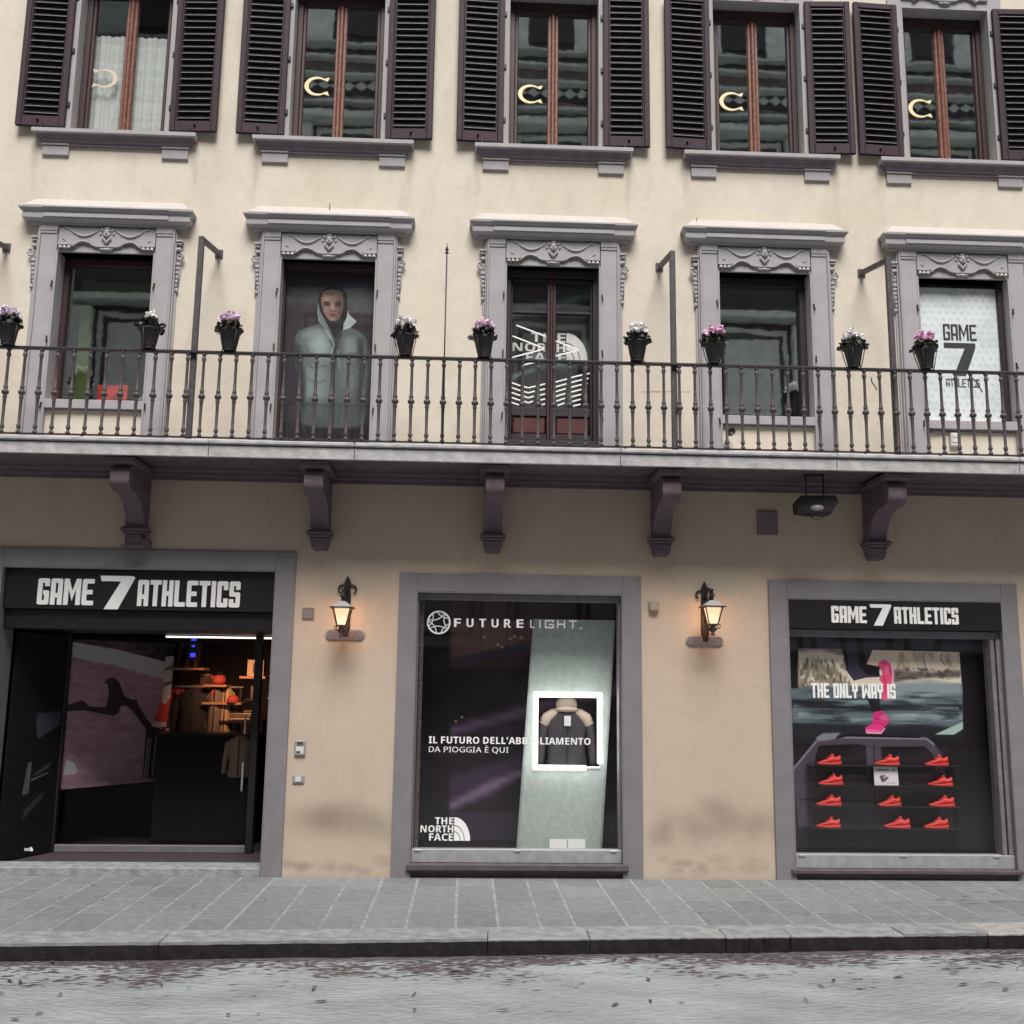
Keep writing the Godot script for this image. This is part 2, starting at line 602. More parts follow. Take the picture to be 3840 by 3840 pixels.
func dome_mark(x0: float, x1: float, y0: float, y1: float, z: float, m, parent: Node, depth := 0.004):
	# a quarter dome of three nested bands, flat side to the left and below
	var w := x1 - x0
	var h := y1 - y0
	var b := MB.new()
	for k in [[1.0, 0.66], [0.62, 0.40], [0.36, 0.0]]:
		var p := PackedVector2Array()
		for q in arc(Vector2.ZERO, k[0], 0, 90): p.append(Vector2(x0, y0) + q * Vector2(w, h))
		if k[1] > 0:
			for q in arc(Vector2.ZERO, k[1], 90, 0): p.append(Vector2(x0, y0) + q * Vector2(w, h))
		else:
			p.append(Vector2(x0, y0))
		b.prism(p, z, z + depth)
	put("dome_mark", b.done(), m, parent)


# ---------------------------------------------------------------- ground

func kerb_z(x: float) -> float:
	return 2.1 - 0.0553 * x

func make_ground():
	var g := put("ground", MB.new().span(-150, 150, -0.4, -0.13, -150, 150).done(), "mortar")
	tag(g, "", "", "", "structure")
	# the carriageway: pale worn stone, dark and wet along the gutter
	var n := FastNoiseLite.new()
	n.seed = 5
	n.frequency = 0.03
	n.fractal_octaves = 4
	var n2 := FastNoiseLite.new()
	n2.seed = 9
	n2.frequency = 0.012
	n2.fractal_octaves = 3
	var n3 := FastNoiseLite.new()
	n3.seed = 15
	n3.frequency = 0.11
	n3.fractal_octaves = 3
	var n4 := FastNoiseLite.new()
	n4.seed = 25
	n4.frequency = 0.085
	n4.fractal_octaves = 2
	var W := 1600
	var H := 400
	var im := Image.create(W, H, false, Image.FORMAT_RGB8)
	var ro := Image.create(W, H, false, Image.FORMAT_RGB8)
	var hm := Image.create(W, H, false, Image.FORMAT_RGB8)
	for y in H:
		var z := 1.5 + 3.5 * y / H
		for x in W:
			var wx := -7.0 + 14.0 * x / W
			var d := z - kerb_z(wx)              # metres from the kerb
			var fleck := n.get_noise_2d(x * 1.0 + y * 0.8, y * 2.6 - x * 0.12) * 0.5 + n4.get_noise_2d(x + y * 0.9, y * 2.3 - x * 0.25) * (0.45 + 0.6 * exp(-maxf(d, 0.0) / 0.5))
			var patch := n2.get_noise_2d(x * 0.8, y * 1.6)
			var fine := n3.get_noise_2d(x * 0.8, y * 2.0)
			var bias := 0.70 - 1.02 * exp(-pow(maxf(d + patch * 0.25, 0.0) / 0.40, 1.7)) + patch * 0.30
			var wet := 1.0 - smoothstep(-0.08, 0.10, fleck + fine * 0.25 + bias)
			wet = maxf(wet, 1.0 - smoothstep(0.02, 0.11 + patch * 0.10, d))
			var tone := 0.345 + patch * 0.09 + fine * 0.045
			var pale := Color(tone * 0.93, tone * 1.02, tone * 1.06)
			var dark := Color(0.115, 0.090, 0.098) * (1.0 + fine * 0.5)
			im.set_pixel(x, y, pale.lerp(dark, wet * 0.92).linear_to_srgb())
			ro.set_pixel(x, y, Color.WHITE * (0.50 - 0.20 * wet + patch * 0.15))
			hm.set_pixel(x, y, Color.WHITE * clampf(0.5 + fleck * 0.3 + fine * 0.35 - wet * 0.16, 0, 1))
	hm.bump_map_to_normal_map(2.2)
	var m := mat("road_stone", Color.WHITE, 1.0)
	m.albedo_texture = ImageTexture.create_from_image(im)
	m.roughness_texture = ImageTexture.create_from_image(ro)
	m.normal_enabled = true
	m.normal_texture = ImageTexture.create_from_image(hm)
	var b := MB.new(true)
	var nx := 140
	var nz := 40
	for i in nx:
		for j in nz:
			var c := []
			for k in [[0, 1], [1, 1], [1, 0], [0, 0]]:
				var u := float(i + k[0]) / nx
				var t := float(j + k[1]) / nz
				c.append([Vector3(-7 + 14 * u, -0.105 + n2.get_noise_2d(u * 900, t * 400) * 0.006, 1.5 + 3.5 * t), Vector2(u, t)])
			for q in [0, 2, 1, 0, 3, 2]: b.v(c[q][0], c[q][1])
	tag(put("road", b.done(), m), "", "", "", "structure")
	tag(put("far_road", MB.new().span(-60, 60, -0.2, -0.109, 5.0, 19.0).span(-60, -7.0, -0.2, -0.109, 1.0, 4.998).span(7.0, 60, -0.2, -0.109, 1.0, 4.998).done(), "kerb_top"), "", "", "", "structure")
	# pavement slabs in rows that run from the wall to the kerb
	var pav := tag(base("pavement"), "", "", "", "structure")
	put("mortar_bed", MB.new().prism(pv([-9, -0.02, 9, -0.02, 9, -kerb_z(9) + 0.2, -9, -kerb_z(-9) + 0.2]), -0.12, -0.0025, func(p): return Vector3(p.x, p.z, -p.y)).done(), "mortar", pav)
	var xs := [-6.0, -5.72, -5.45, -5.16, -4.88, -4.6, -4.33, -4.05, -3.78, -3.50, -3.22, -2.95, -2.67, -2.39, -2.12, -1.83, -1.55, -1.25, -0.94, -0.66, -0.37, -0.04, 0.25, 0.535, 0.77, 1.13, 1.41, 1.68, 1.99, 2.295, 2.55, 2.9, 3.18, 3.47, 3.75, 4.05, 4.35, 4.62, 4.93, 5.2, 5.5, 5.8]
	for i in xs.size() - 1:
		var x0: float = xs[i] + 0.012
		var x1: float = xs[i + 1] - 0.012
		var z := 0.03
		var step := rng.randf_range(0.25, 0.5)
		while true:
			var e0 := kerb_z(x0) - 0.31
			var e1 := kerb_z(x1) - 0.31
			var last := z + step > minf(e0, e1) - 0.15
			var za := e0 if last else z + step - 0.006
			var zb := e1 if last else z + step - 0.006
			var jit := rng.randf_range(-0.0008, 0.0012)
			var poly := PackedVector2Array([Vector2(x0, -z - 0.006), Vector2(x1, -z - 0.006), Vector2(x1, -zb), Vector2(x0, -za)])
			put("paving_slab", MB.new().prism(poly, -0.08, jit, func(p): return Vector3(p.x, p.z, -p.y), 0.002).done(), "paving_%d" % (rng.randi() % 5), pav)
			if last: break
			z += step
			step = rng.randf_range(0.40, 0.56)
	var kerb := tag(base("kerb"), "", "", "", "structure")
	var ks := [-8.0, -5.6, -3.9, -1.87, 0.17, 0.83, 1.73, 2.17, 2.94, 3.53, 4.7, 6.3, 8.0]
	for i in ks.size() - 1:
		var x0: float = ks[i] + 0.0025
		var x1: float = ks[i + 1] - 0.0025
		var j := rng.randf_range(-0.004, 0.004)
		var poly := PackedVector2Array()
		var seg := 22
		for k in seg + 1:
			var x := lerpf(x0, x1, float(k) / seg)
			poly.append(Vector2(x, -kerb_z(x) - j - rng.randf_range(-0.010, 0.010)))
		poly.append(Vector2(x1, -kerb_z(x1) + 0.30))
		poly.append(Vector2(x0, -kerb_z(x0) + 0.30))
		var lay := func(p): return Vector3(p.x, p.z, -p.y)
		var ks_mesh: ArrayMesh = MB.new().prism(poly, -0.13, j * 0.4 - 0.018, lay).done()
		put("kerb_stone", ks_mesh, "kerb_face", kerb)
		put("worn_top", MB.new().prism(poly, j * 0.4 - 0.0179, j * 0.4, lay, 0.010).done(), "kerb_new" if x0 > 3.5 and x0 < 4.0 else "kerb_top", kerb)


# ---------------------------------------------------------------- the house

const BAYS := [-3.353, -1.338, 0.729, 2.710, 4.600]

func make_wall_material():
	var X0 := -6.0
	var p := Print.new(1664, 1330, Color(0.645, 0.595, 0.505).linear_to_srgb(), Rect2(X0, -10.2, 13, 10.4))   # y runs downward: -height
	p.mottle(Color(0.80, 0.76, 0.70, 0.20), 0.006, -0.1, 0.5, 3)
	p.mottle(Color(0.72, 0.67, 0.60, 0.16), 0.012, 0.0, 0.5, 13, Vector2(1, 1.8))
	p.mottle(Color(0.68, 0.62, 0.56, 0.14), 0.03, 0.1, 0.5, 23, Vector2(0.7, 2.2))
	# ground floor tinted deeper: shade below the balcony put into the colour
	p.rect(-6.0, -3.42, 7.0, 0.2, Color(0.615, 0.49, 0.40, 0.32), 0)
	p.mottle(Color(0.50, 0.43, 0.36, 0.045), 0.18, 0.0, 0.45, 31)
	p.mottle(Color(0.92, 0.87, 0.78, 0.04), 0.22, 0.05, 0.5, 33)
	for c in [[-2.2, -6.35, 0.4], [-0.3, -5.2, 0.3], [3.5, -4.6, 0.3], [1.75, -2.9, 0.4], [2.2, -1.3, 0.25]]:
		var q := PackedVector2Array([Vector2(c[0], c[1])])
		for k in 9: q.append(q[-1] + Vector2(rng.randf_range(-0.05, 0.06), rng.randf_range(-0.02, 0.09)) * c[2] * 2.0)
		p.line(q, 0.006, Color(0.50, 0.43, 0.38, 0.14), 0)
	for c in [[-0.95, -1.45, 0.16, 0.22], [2.1, -1.05, 0.10, 0.10], [1.95, -1.62, 0.22, 0.12], [-0.35, -4.9, 0.14, 0.3], [3.55, -5.3, 0.12, 0.26]]:
		p.rect(c[0] - c[2], c[1] - c[3], c[0] + c[2], c[1] + c[3], Color(0.86, 0.79, 0.68, 0.10), 1)
	for b in BAYS:
		for e in [-0.72, 0.72]:
			for k in 3: p.line(pv([b + e + rng.randf_range(-0.04, 0.04), -6.5, b + e + rng.randf_range(-0.04, 0.04), -6.5 + rng.randf_range(0.2, 0.55)]), rng.randf_range(0.015, 0.04), Color(0.50, 0.43, 0.38, 0.10), 2)
	# splash stains along the foot of the piers
	for s in [[-1.05, 0.50, 0.34, 0.13], [-0.82, 0.42, 0.18, 0.10], [1.95, 0.52, 0.20, 0.10], [2.35, 0.44, 0.22, 0.12], [1.7, 0.36, 0.12, 0.08], [5.2, 0.5, 0.3, 0.15]]:
		for k in 14:
			var o := Vector2(s[0] + rng.randf_range(-0.32, 0.32), -s[1] + rng.randf_range(-0.10, 0.10))
			p.oval(o, Vector2(s[2] * rng.randf_range(0.15, 0.7), s[3] * rng.randf_range(0.2, 0.8)), Color(0.36, 0.31, 0.29, 0.085), 4)
	for k in 26:
		var x: float = [rng.randf_range(-1.5, -0.6), rng.randf_range(1.55, 2.66)][k % 2]
		p.oval(Vector2(x, -rng.randf_range(0.02, 0.16)), Vector2(rng.randf_range(0.03, 0.14), rng.randf_range(0.01, 0.05)), Color(0.42, 0.37, 0.34, 0.14), 2)
	# rain streaks below sills and cornice ends
	for k in 40:
		var b: float = BAYS[k % 5] + rng.randf_range(-0.9, 0.9)
		var top := rng.randf_range(5.9, 6.5)
		p.line(pv([b, -top, b + 0.01, -top + rng.randf_range(0.15, 0.5)]), rng.randf_range(0.015, 0.05), Color(0.58, 0.51, 0.45, 0.08), 3)
	p.line(pv([1.55, -4.262, 2.0, -4.272]), 0.006, Color(0.4, 0.36, 0.33, 0.8), 0)
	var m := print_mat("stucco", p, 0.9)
	m.normal_enabled = true
	var nt := noise_tex(0.02, 1024, true, 3.0, 77)
	m.normal_texture = nt
	m.normal_scale = 0.14

func make_house():
	make_wall_material()
	house = base("building")
	tag(house, "cream stuccoed building with grey stone trim, dark shutters and a long balcony", "building")
	# wall with its openings
	var holes := []
	for c in BAYS: holes.append([c - 0.4425, c + 0.4425, 6.64, 8.265])
	for i in 5: holes.append([BAYS[i] - 0.4425, BAYS[i] + 0.4425, 3.5 if i in [1, 2] else 4.05, 5.44])
	holes.append([-4.02, -1.675, 0.0, 2.557])
	holes.append([-0.445, 1.362, 0.0, 2.397])
	holes.append([2.832, 4.772, 0.0, 2.39])
	var xs := [-6.0, 7.0]
	var ys := [-0.2, 10.2]
	for h in holes:
		xs.append_array([h[0], h[1]])
		ys.append_array([h[2], h[3]])
	xs.sort()
	ys.sort()
	var b := MB.new()
	for i in xs.size() - 1:
		for j in ys.size() - 1:
			var x0: float = xs[i]
			var x1: float = xs[i + 1]
			var y0: float = ys[j]
			var y1: float = ys[j + 1]
			if x1 - x0 < 1e-5 or y1 - y0 < 1e-5: continue
			var mid := Vector2(x0 + x1, y0 + y1) / 2
			var open := false
			for h in holes:
				if mid.x > h[0] and mid.x < h[1] and mid.y > h[2] and mid.y < h[3]: open = true
			if open: continue
			var r := Rect2((x0 + 6) / 13, (10.2 - y1) / 10.4, (x1 - x0) / 13, (y1 - y0) / 10.4)
			b.quad_uv(Vector3(x0, y0, 0), Vector3(x1, y0, 0), Vector3(x1, y1, 0), Vector3(x0, y1, 0), r)
			b.quad_uv(Vector3(x1, y0, -0.32), Vector3(x0, y0, -0.32), Vector3(x0, y1, -0.32), Vector3(x1, y1, -0.32), r)
	for h in holes:
		var f := 0.0
		var k := -0.32
		b.quad(Vector3(h[0], h[2], f), Vector3(h[0], h[2], k), Vector3(h[0], h[3], k), Vector3(h[0], h[3], f))
		b.quad(Vector3(h[1], h[2], k), Vector3(h[1], h[2], f), Vector3(h[1], h[3], f), Vector3(h[1], h[3], k))
		b.quad(Vector3(h[0], h[3], k), Vector3(h[1], h[3], k), Vector3(h[1], h[3], f), Vector3(h[0], h[3], f))
		b.quad(Vector3(h[0], h[2], f), Vector3(h[1], h[2], f), Vector3(h[1], h[2], k), Vector3(h[0], h[2], k))
	for e in [[-6.0, -1], [7.0, 1]]:
		var x: float = e[0]
		b.face([Vector3(x, -0.2, 0), Vector3(x, 10.2, 0), Vector3(x, 10.2, -0.32), Vector3(x, -0.2, -0.32)], Vector3(0.5, 5, -0.1))
	b.face([Vector3(-6, 10.2, 0), Vector3(7, 10.2, 0), Vector3(7, 10.2, -0.32), Vector3(-6, 10.2, -0.32)], Vector3(0.5, 5, -0.1))
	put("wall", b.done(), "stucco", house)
	put("upper_storey", MB.new().span(-6.0, 7.0, 10.2005, 16.0, -0.32, 0.0).span(-6.0, 7.0, -0.2, 16.0, -8.0, -4.0).done(), "plain_stucco", house)
	put("roof", MB.new().span(-6.1, 7.1, 16.0005, 16.25, -9.0, 0.9).done(), "soffit", house)
	for i in 5:
		upper_window(i)
		shutter(i, -1)
		shutter(i, 1)
		upper_sill(BAYS[i])
		surround(i)
	middle_windows()
	balcony()

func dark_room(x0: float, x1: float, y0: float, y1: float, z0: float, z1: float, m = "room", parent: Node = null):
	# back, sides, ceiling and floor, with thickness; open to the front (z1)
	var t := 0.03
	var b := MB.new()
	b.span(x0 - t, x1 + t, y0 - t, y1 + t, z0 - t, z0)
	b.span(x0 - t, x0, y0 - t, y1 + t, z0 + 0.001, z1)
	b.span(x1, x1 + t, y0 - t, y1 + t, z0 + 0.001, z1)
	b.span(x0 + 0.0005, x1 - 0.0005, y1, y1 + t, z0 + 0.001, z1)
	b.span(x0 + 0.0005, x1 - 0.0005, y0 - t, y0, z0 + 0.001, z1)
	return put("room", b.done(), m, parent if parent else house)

func upper_window(i: int):
	var c: float = BAYS[i]
	var w := base("window", Vector3(c, 6.64, 0), house)
	var hw := 0.4425
	var H := 1.625
	# flush stone band round the opening, its reveal lining, and a carved head
	var b := MB.new()
	for s in [-1, 1]:
		b.span(s * hw * 1.001, s * (hw + 0.13), 0, H + 0.22, 0.001, 0.022)
		b.span(s * (hw - 0.012), s * hw, 0.0, H - 0.012, -0.2, 0.024)
	b.span(-hw * 1.0, hw * 1.0, H, H + 0.22, 0.001, 0.021)
	b.span(-hw + 0.0, hw - 0.0, H - 0.012, H - 0.0005, -0.2, 0.0235)
	put("stone_band", b.done(), "trim", w)
	carving(w, Vector3(0, H + 0.015, 0.021), false)
	# casement frame
	var z := -0.15
	b = MB.new()
	var f := hw - 0.014
	for s in [-1, 1]:
		b.span(s * (f - 0.055), s * f, 0, H - 0.014, z - 0.05, z + 0.03, 0.006)
		b.span(s * (f - 0.085), s * (f - 0.0555), 0.07, H - 0.13, z - 0.035, z + 0.015, 0.005)
	b.span(-f + 0.056, f - 0.056, H - 0.13, H - 0.014, z - 0.05, z + 0.028, 0.006)
	b.span(-f + 0.056, f - 0.056, 0.0, 0.07, z - 0.05, z + 0.028, 0.006)
	put("frame", b.done(), "dark_wood", w)
	b = MB.new()
	for s in [-1, 1]: b.span(s * 0.0195, s * 0.05, 0.071, H - 0.131, z - 0.04, z + 0.02, 0.006)
	b.span(-0.019, 0.019, 0.071, H - 0.131, z - 0.03, z + 0.036, 0.012)
	put("mullion", b.done(), "wood", w)
	var ph := H - 0.2
	for s in [-1, 1]:
		put("pane", boxm(Vector3(0.29, ph, 0.004)), "shop_pane" if i == 0 else "mirror_pane", w, Vector3(s * 0.195, 0.07 + ph / 2, z - 0.012))
	# the letter on the left pane
	var out := PackedVector2Array()
	for q in arc(Vector2.ZERO, 1.0, 52, 308, 26): out.append(q * Vector2(0.118, 0.099))
	out.append_array(pv([0.092, -0.088, 0.122, -0.094, 0.104, -0.052, 0.094, -0.056]))
	for q in arc(Vector2(0.15, 0.0), 0.87, 310, 50, 26): out.append(q * Vector2(0.108, 0.091))
	out.append_array(pv([0.094, 0.056, 0.104, 0.052, 0.122, 0.094, 0.092, 0.088]))
	var mirrored := i == 0
	var lt := MB.new()
	if mirrored:
		var o2 := PackedVector2Array()
		for q in out: o2.append(Vector2(-q.x, q.y))
		out = o2
	lt.prism(out, 0, 0.004)
	put("letter", lt.done(), "pale_gold" if mirrored else "gold", w, Vector3(-0.22, 0.645, z - 0.008), Vector3(0, 0, 0))
	if i == 0:
		for s in [-1, 1]:
			var cu := MB.new(true)
			var n := 60
			for k in n:
				var xa := lerpf(-0.18, 0.18, float(k) / n)
				var xb := lerpf(-0.18, 0.18, float(k + 1) / n)
				var za := 0.008 * sin(xa * 95 + s) + 0.006 * sin(xa * 41 + 2 * s)
				var zb := 0.008 * sin(xb * 95 + s) + 0.006 * sin(xb * 41 + 2 * s)
				cu.quad(Vector3(xa, 0, za), Vector3(xb, 0, zb), Vector3(xb, 1.08, zb), Vector3(xa, 1.08, za))
			put("curtain", cu.done(), "curtain", w, Vector3(s * 0.2, 0.05, z - 0.07))
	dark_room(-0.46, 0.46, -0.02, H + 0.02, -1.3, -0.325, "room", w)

func shutter(i: int, side: int):
	var c: float = BAYS[i]
	var y0 := 6.645
	var hgt := 1.61
	var w := 0.442
	var off: Array = [[-0.695, 0.705], [-0.690, 0.697], [-0.703, 0.692], [-0.695, 0.692], [-0.720, 0.685]][i]
	var x: float = c + off[0 if side < 0 else 1]
	var s := base("shutter", Vector3(x, y0, 0.05), house)
	s.rotation_degrees.y = side * -rng.randf_range(1.0, 3.2)
	var b := MB.new()
	var hw := w / 2
	for k in [-1, 1]: b.span(k * (hw - 0.052), k * hw, 0, hgt, -0.018, 0.022, 0.005)
	b.span(-hw + 0.053, hw - 0.053, 0, 0.105, -0.016, 0.020, 0.005)
	b.span(-hw + 0.053, hw - 0.053, hgt - 0.06, hgt, -0.016, 0.020, 0.005)
	for k in [-1, 1]: b.span(k * (hw - 0.066), k * (hw - 0.0535), 0.106, hgt - 0.061, -0.012, 0.014, 0.002)
	put("frame", b.done(), "shutter_paint", s)
	put("backing", boxm(Vector3(w - 0.12, hgt - 0.18, 0.004)), "black_panel", s, Vector3(0, hgt / 2 + 0.02, -0.016))
	var n := 22
	for k in n:
		var y := 0.135 + (hgt - 0.215) * k / (n - 1)
		var sl := put("slat", slat_mesh(), "slat_paint", s, Vector3(0, y, 0), Vector3(rng.randf_range(6, 11), 0, rng.randf_range(-0.25, 0.25)))
		put("lit_slat_edge", edge_mesh(), "lit_slat_edge", sl)
	for y in [0.25, 0.80, 1.36]:
		put("hinge", boxm(Vector3(0.03, 0.05, 0.02), 0.004), "black_metal", s, Vector3(-side * (hw + 0.008), y, -0.012))
	var kb := MB.new(true)
	kb.ball(Vector3.ZERO, Vector3(0.012, 0.012, 0.016), 8, 5)
	put("knob", kb.done(), "black_metal", s, Vector3(0.02 * side, 0.06, 0.030))
	put("holdback", MB.new().span(-0.006, 0.006, -0.05, 0.03, 0, 0.012, 0.002).done(), "black_metal", s, Vector3(-0.02 * side, -0.005, 0.022))

var kept := {}
func slat_mesh() -> ArrayMesh:
	if not kept.has("slat"): kept.slat = MB.new().span(-0.150, 0.150, -0.003, 0.003, -0.012, 0.015, 0.001).done()
	return kept.slat

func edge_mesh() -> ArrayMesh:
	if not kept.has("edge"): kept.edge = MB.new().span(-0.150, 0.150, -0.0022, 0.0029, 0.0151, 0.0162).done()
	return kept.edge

func upper_sill(c: float):
	var s := base("window_sill", Vector3(c, 6.46, 0), house)
	put("moulding", MB.new().mold(0, 0.742, [Vector2(0, 0.018), Vector2(0.030, 0.018), Vector2(0.030, 0.040), Vector2(0.046, 0.048), Vector2(0.058, 0.075), Vector2(0.082, 0.103), Vector2(0.090, 0.106)], 0.104).done(), "shaded_sill", s)
	put("nosing", MB.new().mold(0, 0.747, [Vector2(0.0, 0.1065), Vector2(0.092, 0.1065), Vector2(0.106, 0.116), Vector2(0.106, 0.152), Vector2(0.0, 0.166)], 0.106).done(), "trim", s)
	for k in [-1, 1]:
		put("block", MB.new().span(k * 0.425, k * 0.668, -0.075, 0.0175, 0.001, 0.026, 0.003).span(k * 0.42, k * 0.675, 0.0182, 0.039, 0.0305, 0.037, 0.003).done(), "trim", s)

func carving(parent: Node, at: Vector3, full := true):
	# the carved head over a window: scalloped apron, mask, two garlands, guttae; at = middle of the lower edge
	var g := parent
	var p := PackedVector2Array()
	var half := [Vector2(0, 0.044), Vector2(0.09, 0.046)]
	half.append_array(bez(Vector2(0.105, 0.05), Vector2(0.14, 0.06), Vector2(0.16, 0.085), 5))
	half.append_array(bez(Vector2(0.17, 0.092), Vector2(0.23, 0.105), Vector2(0.285, 0.065), 8))
	half.append_array(bez(Vector2(0.295, 0.05), Vector2(0.31, 0.035), Vector2(0.335, 0.06), 6))
	half.append(Vector2(0.345, 0.066))
	half.append(Vector2(0.436, 0.066))
	half.append(Vector2(0.436, 0.235))
	for q in half: p.append(q)
	half.reverse()
	for q in half:
		if q.x > 0: p.append(Vector2(-q.x, q.y))
	var f := func(v): return v + at
	put("apron", MB.new().prism(p, 0, 0.026, f, 0.003).done(), "trim", g)
	# curled rims of the scallops and a pendant leaf
	for s in [-1, 1]:
		var r := MB.new(true)
		var pts := []
		var rad := []
		for q in bez(Vector2(0.16, 0.080), Vector2(0.23, 0.125), Vector2(0.29, 0.055), 10):
			pts.append(at + Vector3(q.x * s, q.y, 0.026))
			rad.append(0.007)
		for k in 7:
			var a := -0.6 - k * 0.75
			pts.append(at + Vector3((0.308 + cos(a) * 0.018 * (1 - k * 0.1)) * s, 0.062 + sin(a) * 0.018 * (1 - k * 0.1), 0.028))
			rad.append(0.007)
		r.tube(pts, rad, 6)
		put("scroll_rim", r.done(), "trim", g)
	var pd := MB.new(true)
	var leaf := []
	for q in arc(Vector2.ZERO, 1.0, 0, -180, 12): leaf.append(q)
	pd.prism(PackedVector2Array(leaf), 0, 0.02, func(v): return at + Vector3(v.x * 0.062, 0.040 + v.y * 0.034, v.z))
	pd.ball(at + Vector3(0, 0.026, 0.02), Vector3(0.035, 0.014, 0.012), 10, 6)
	put("pendant", pd.done(), "trim", g)
	# mask: a bearded face in relief
	var mk := MB.new(true)
	var o := at + Vector3(0, 0.155, 0.024)
	mk.ball(o + Vector3(0, 0.02, 0), Vector3(0.040, 0.052, 0.030), 14, 10)
	mk.ball(o + Vector3(0, 0.018, 0.024), Vector3(0.009, 0.024, 0.016), 8, 6)
	for s in [-1, 1]:
		mk.ball(o + Vector3(0.018 * s, 0.036, 0.022), Vector3(0.016, 0.006, 0.010), 8, 5)
		mk.ball(o + Vector3(0.020 * s, 0.004, 0.018), Vector3(0.014, 0.012, 0.012), 8, 5)
		mk.ball(o + Vector3(0.046 * s, 0.052, 0.004), Vector3(0.018, 0.018, 0.016), 8, 5)
		mk.ball(o + Vector3(0.058 * s, 0.018, 0.002), Vector3(0.014, 0.022, 0.012), 8, 5)
		mk.ball(o + Vector3(0.032 * s, -0.030, 0.008), Vector3(0.014, 0.024, 0.014), 8, 5)
		mk.ball(o + Vector3(0.016 * s, -0.050, 0.012), Vector3(0.012, 0.024, 0.014), 8, 5)
		mk.ball(o + Vector3(0.012 * s, -0.012, 0.026), Vector3(0.014, 0.005, 0.008), 8, 5)
	mk.ball(o + Vector3(0, -0.066, 0.010), Vector3(0.012, 0.022, 0.012), 8, 5)
	mk.ball(o + Vector3(0, 0.068, 0.012), Vector3(0.030, 0.012, 0.014), 10, 5)
	put("mask", mk.done(), "trim", g)
	for s in [-1, 1]:
		var pts := []
		var rad := []
		for k in 15:
			var t := k / 14.0
			pts.append(at + Vector3(s * lerpf(0.075, 0.345, t), 0.208 - 0.068 * sin(PI * t) + 0.01 * t, 0.028))
			rad.append(0.007 + 0.006 * sin(PI * t) + 0.0015 * sin(k * 2.4))
		var ga := MB.new(true)
		ga.tube(pts, rad, 7)
		ga.ball(at + Vector3(s * 0.357, 0.217, 0.028), Vector3(0.022, 0.010, 0.012), 8, 5)
		put("garland", ga.done(), "trim", g)
		ga = MB.new(true)
		ga.ball(at + Vector3(s * 0.385, 0.116, 0.026), Vector3(0.014, 0.010, 0.008), 8, 5)
		ga.ball(at + Vector3(s * 0.375, 0.106, 0.026), Vector3(0.010, 0.008, 0.007), 8, 5)
		put("small_leaf", ga.done(), "trim", g)
		if full:
			for k in 3:
				var gu := MB.new(true)
				gu.lathe([Vector2(0.020, 0), Vector2(0.019, 0.004), Vector2(0.009, 0.026), Vector2(0.0, 0.027)], 10)
				put("gutta", gu.done(), "ledge", g, at + Vector3(s * (0.335 + 0.038 * k), 0.026, 0.026))
			put("fillet", MB.new().span(s * 0.318, s * 0.436, 0.056, 0.0655, 0.0, 0.036, 0.002).done(), "trim", g, at)

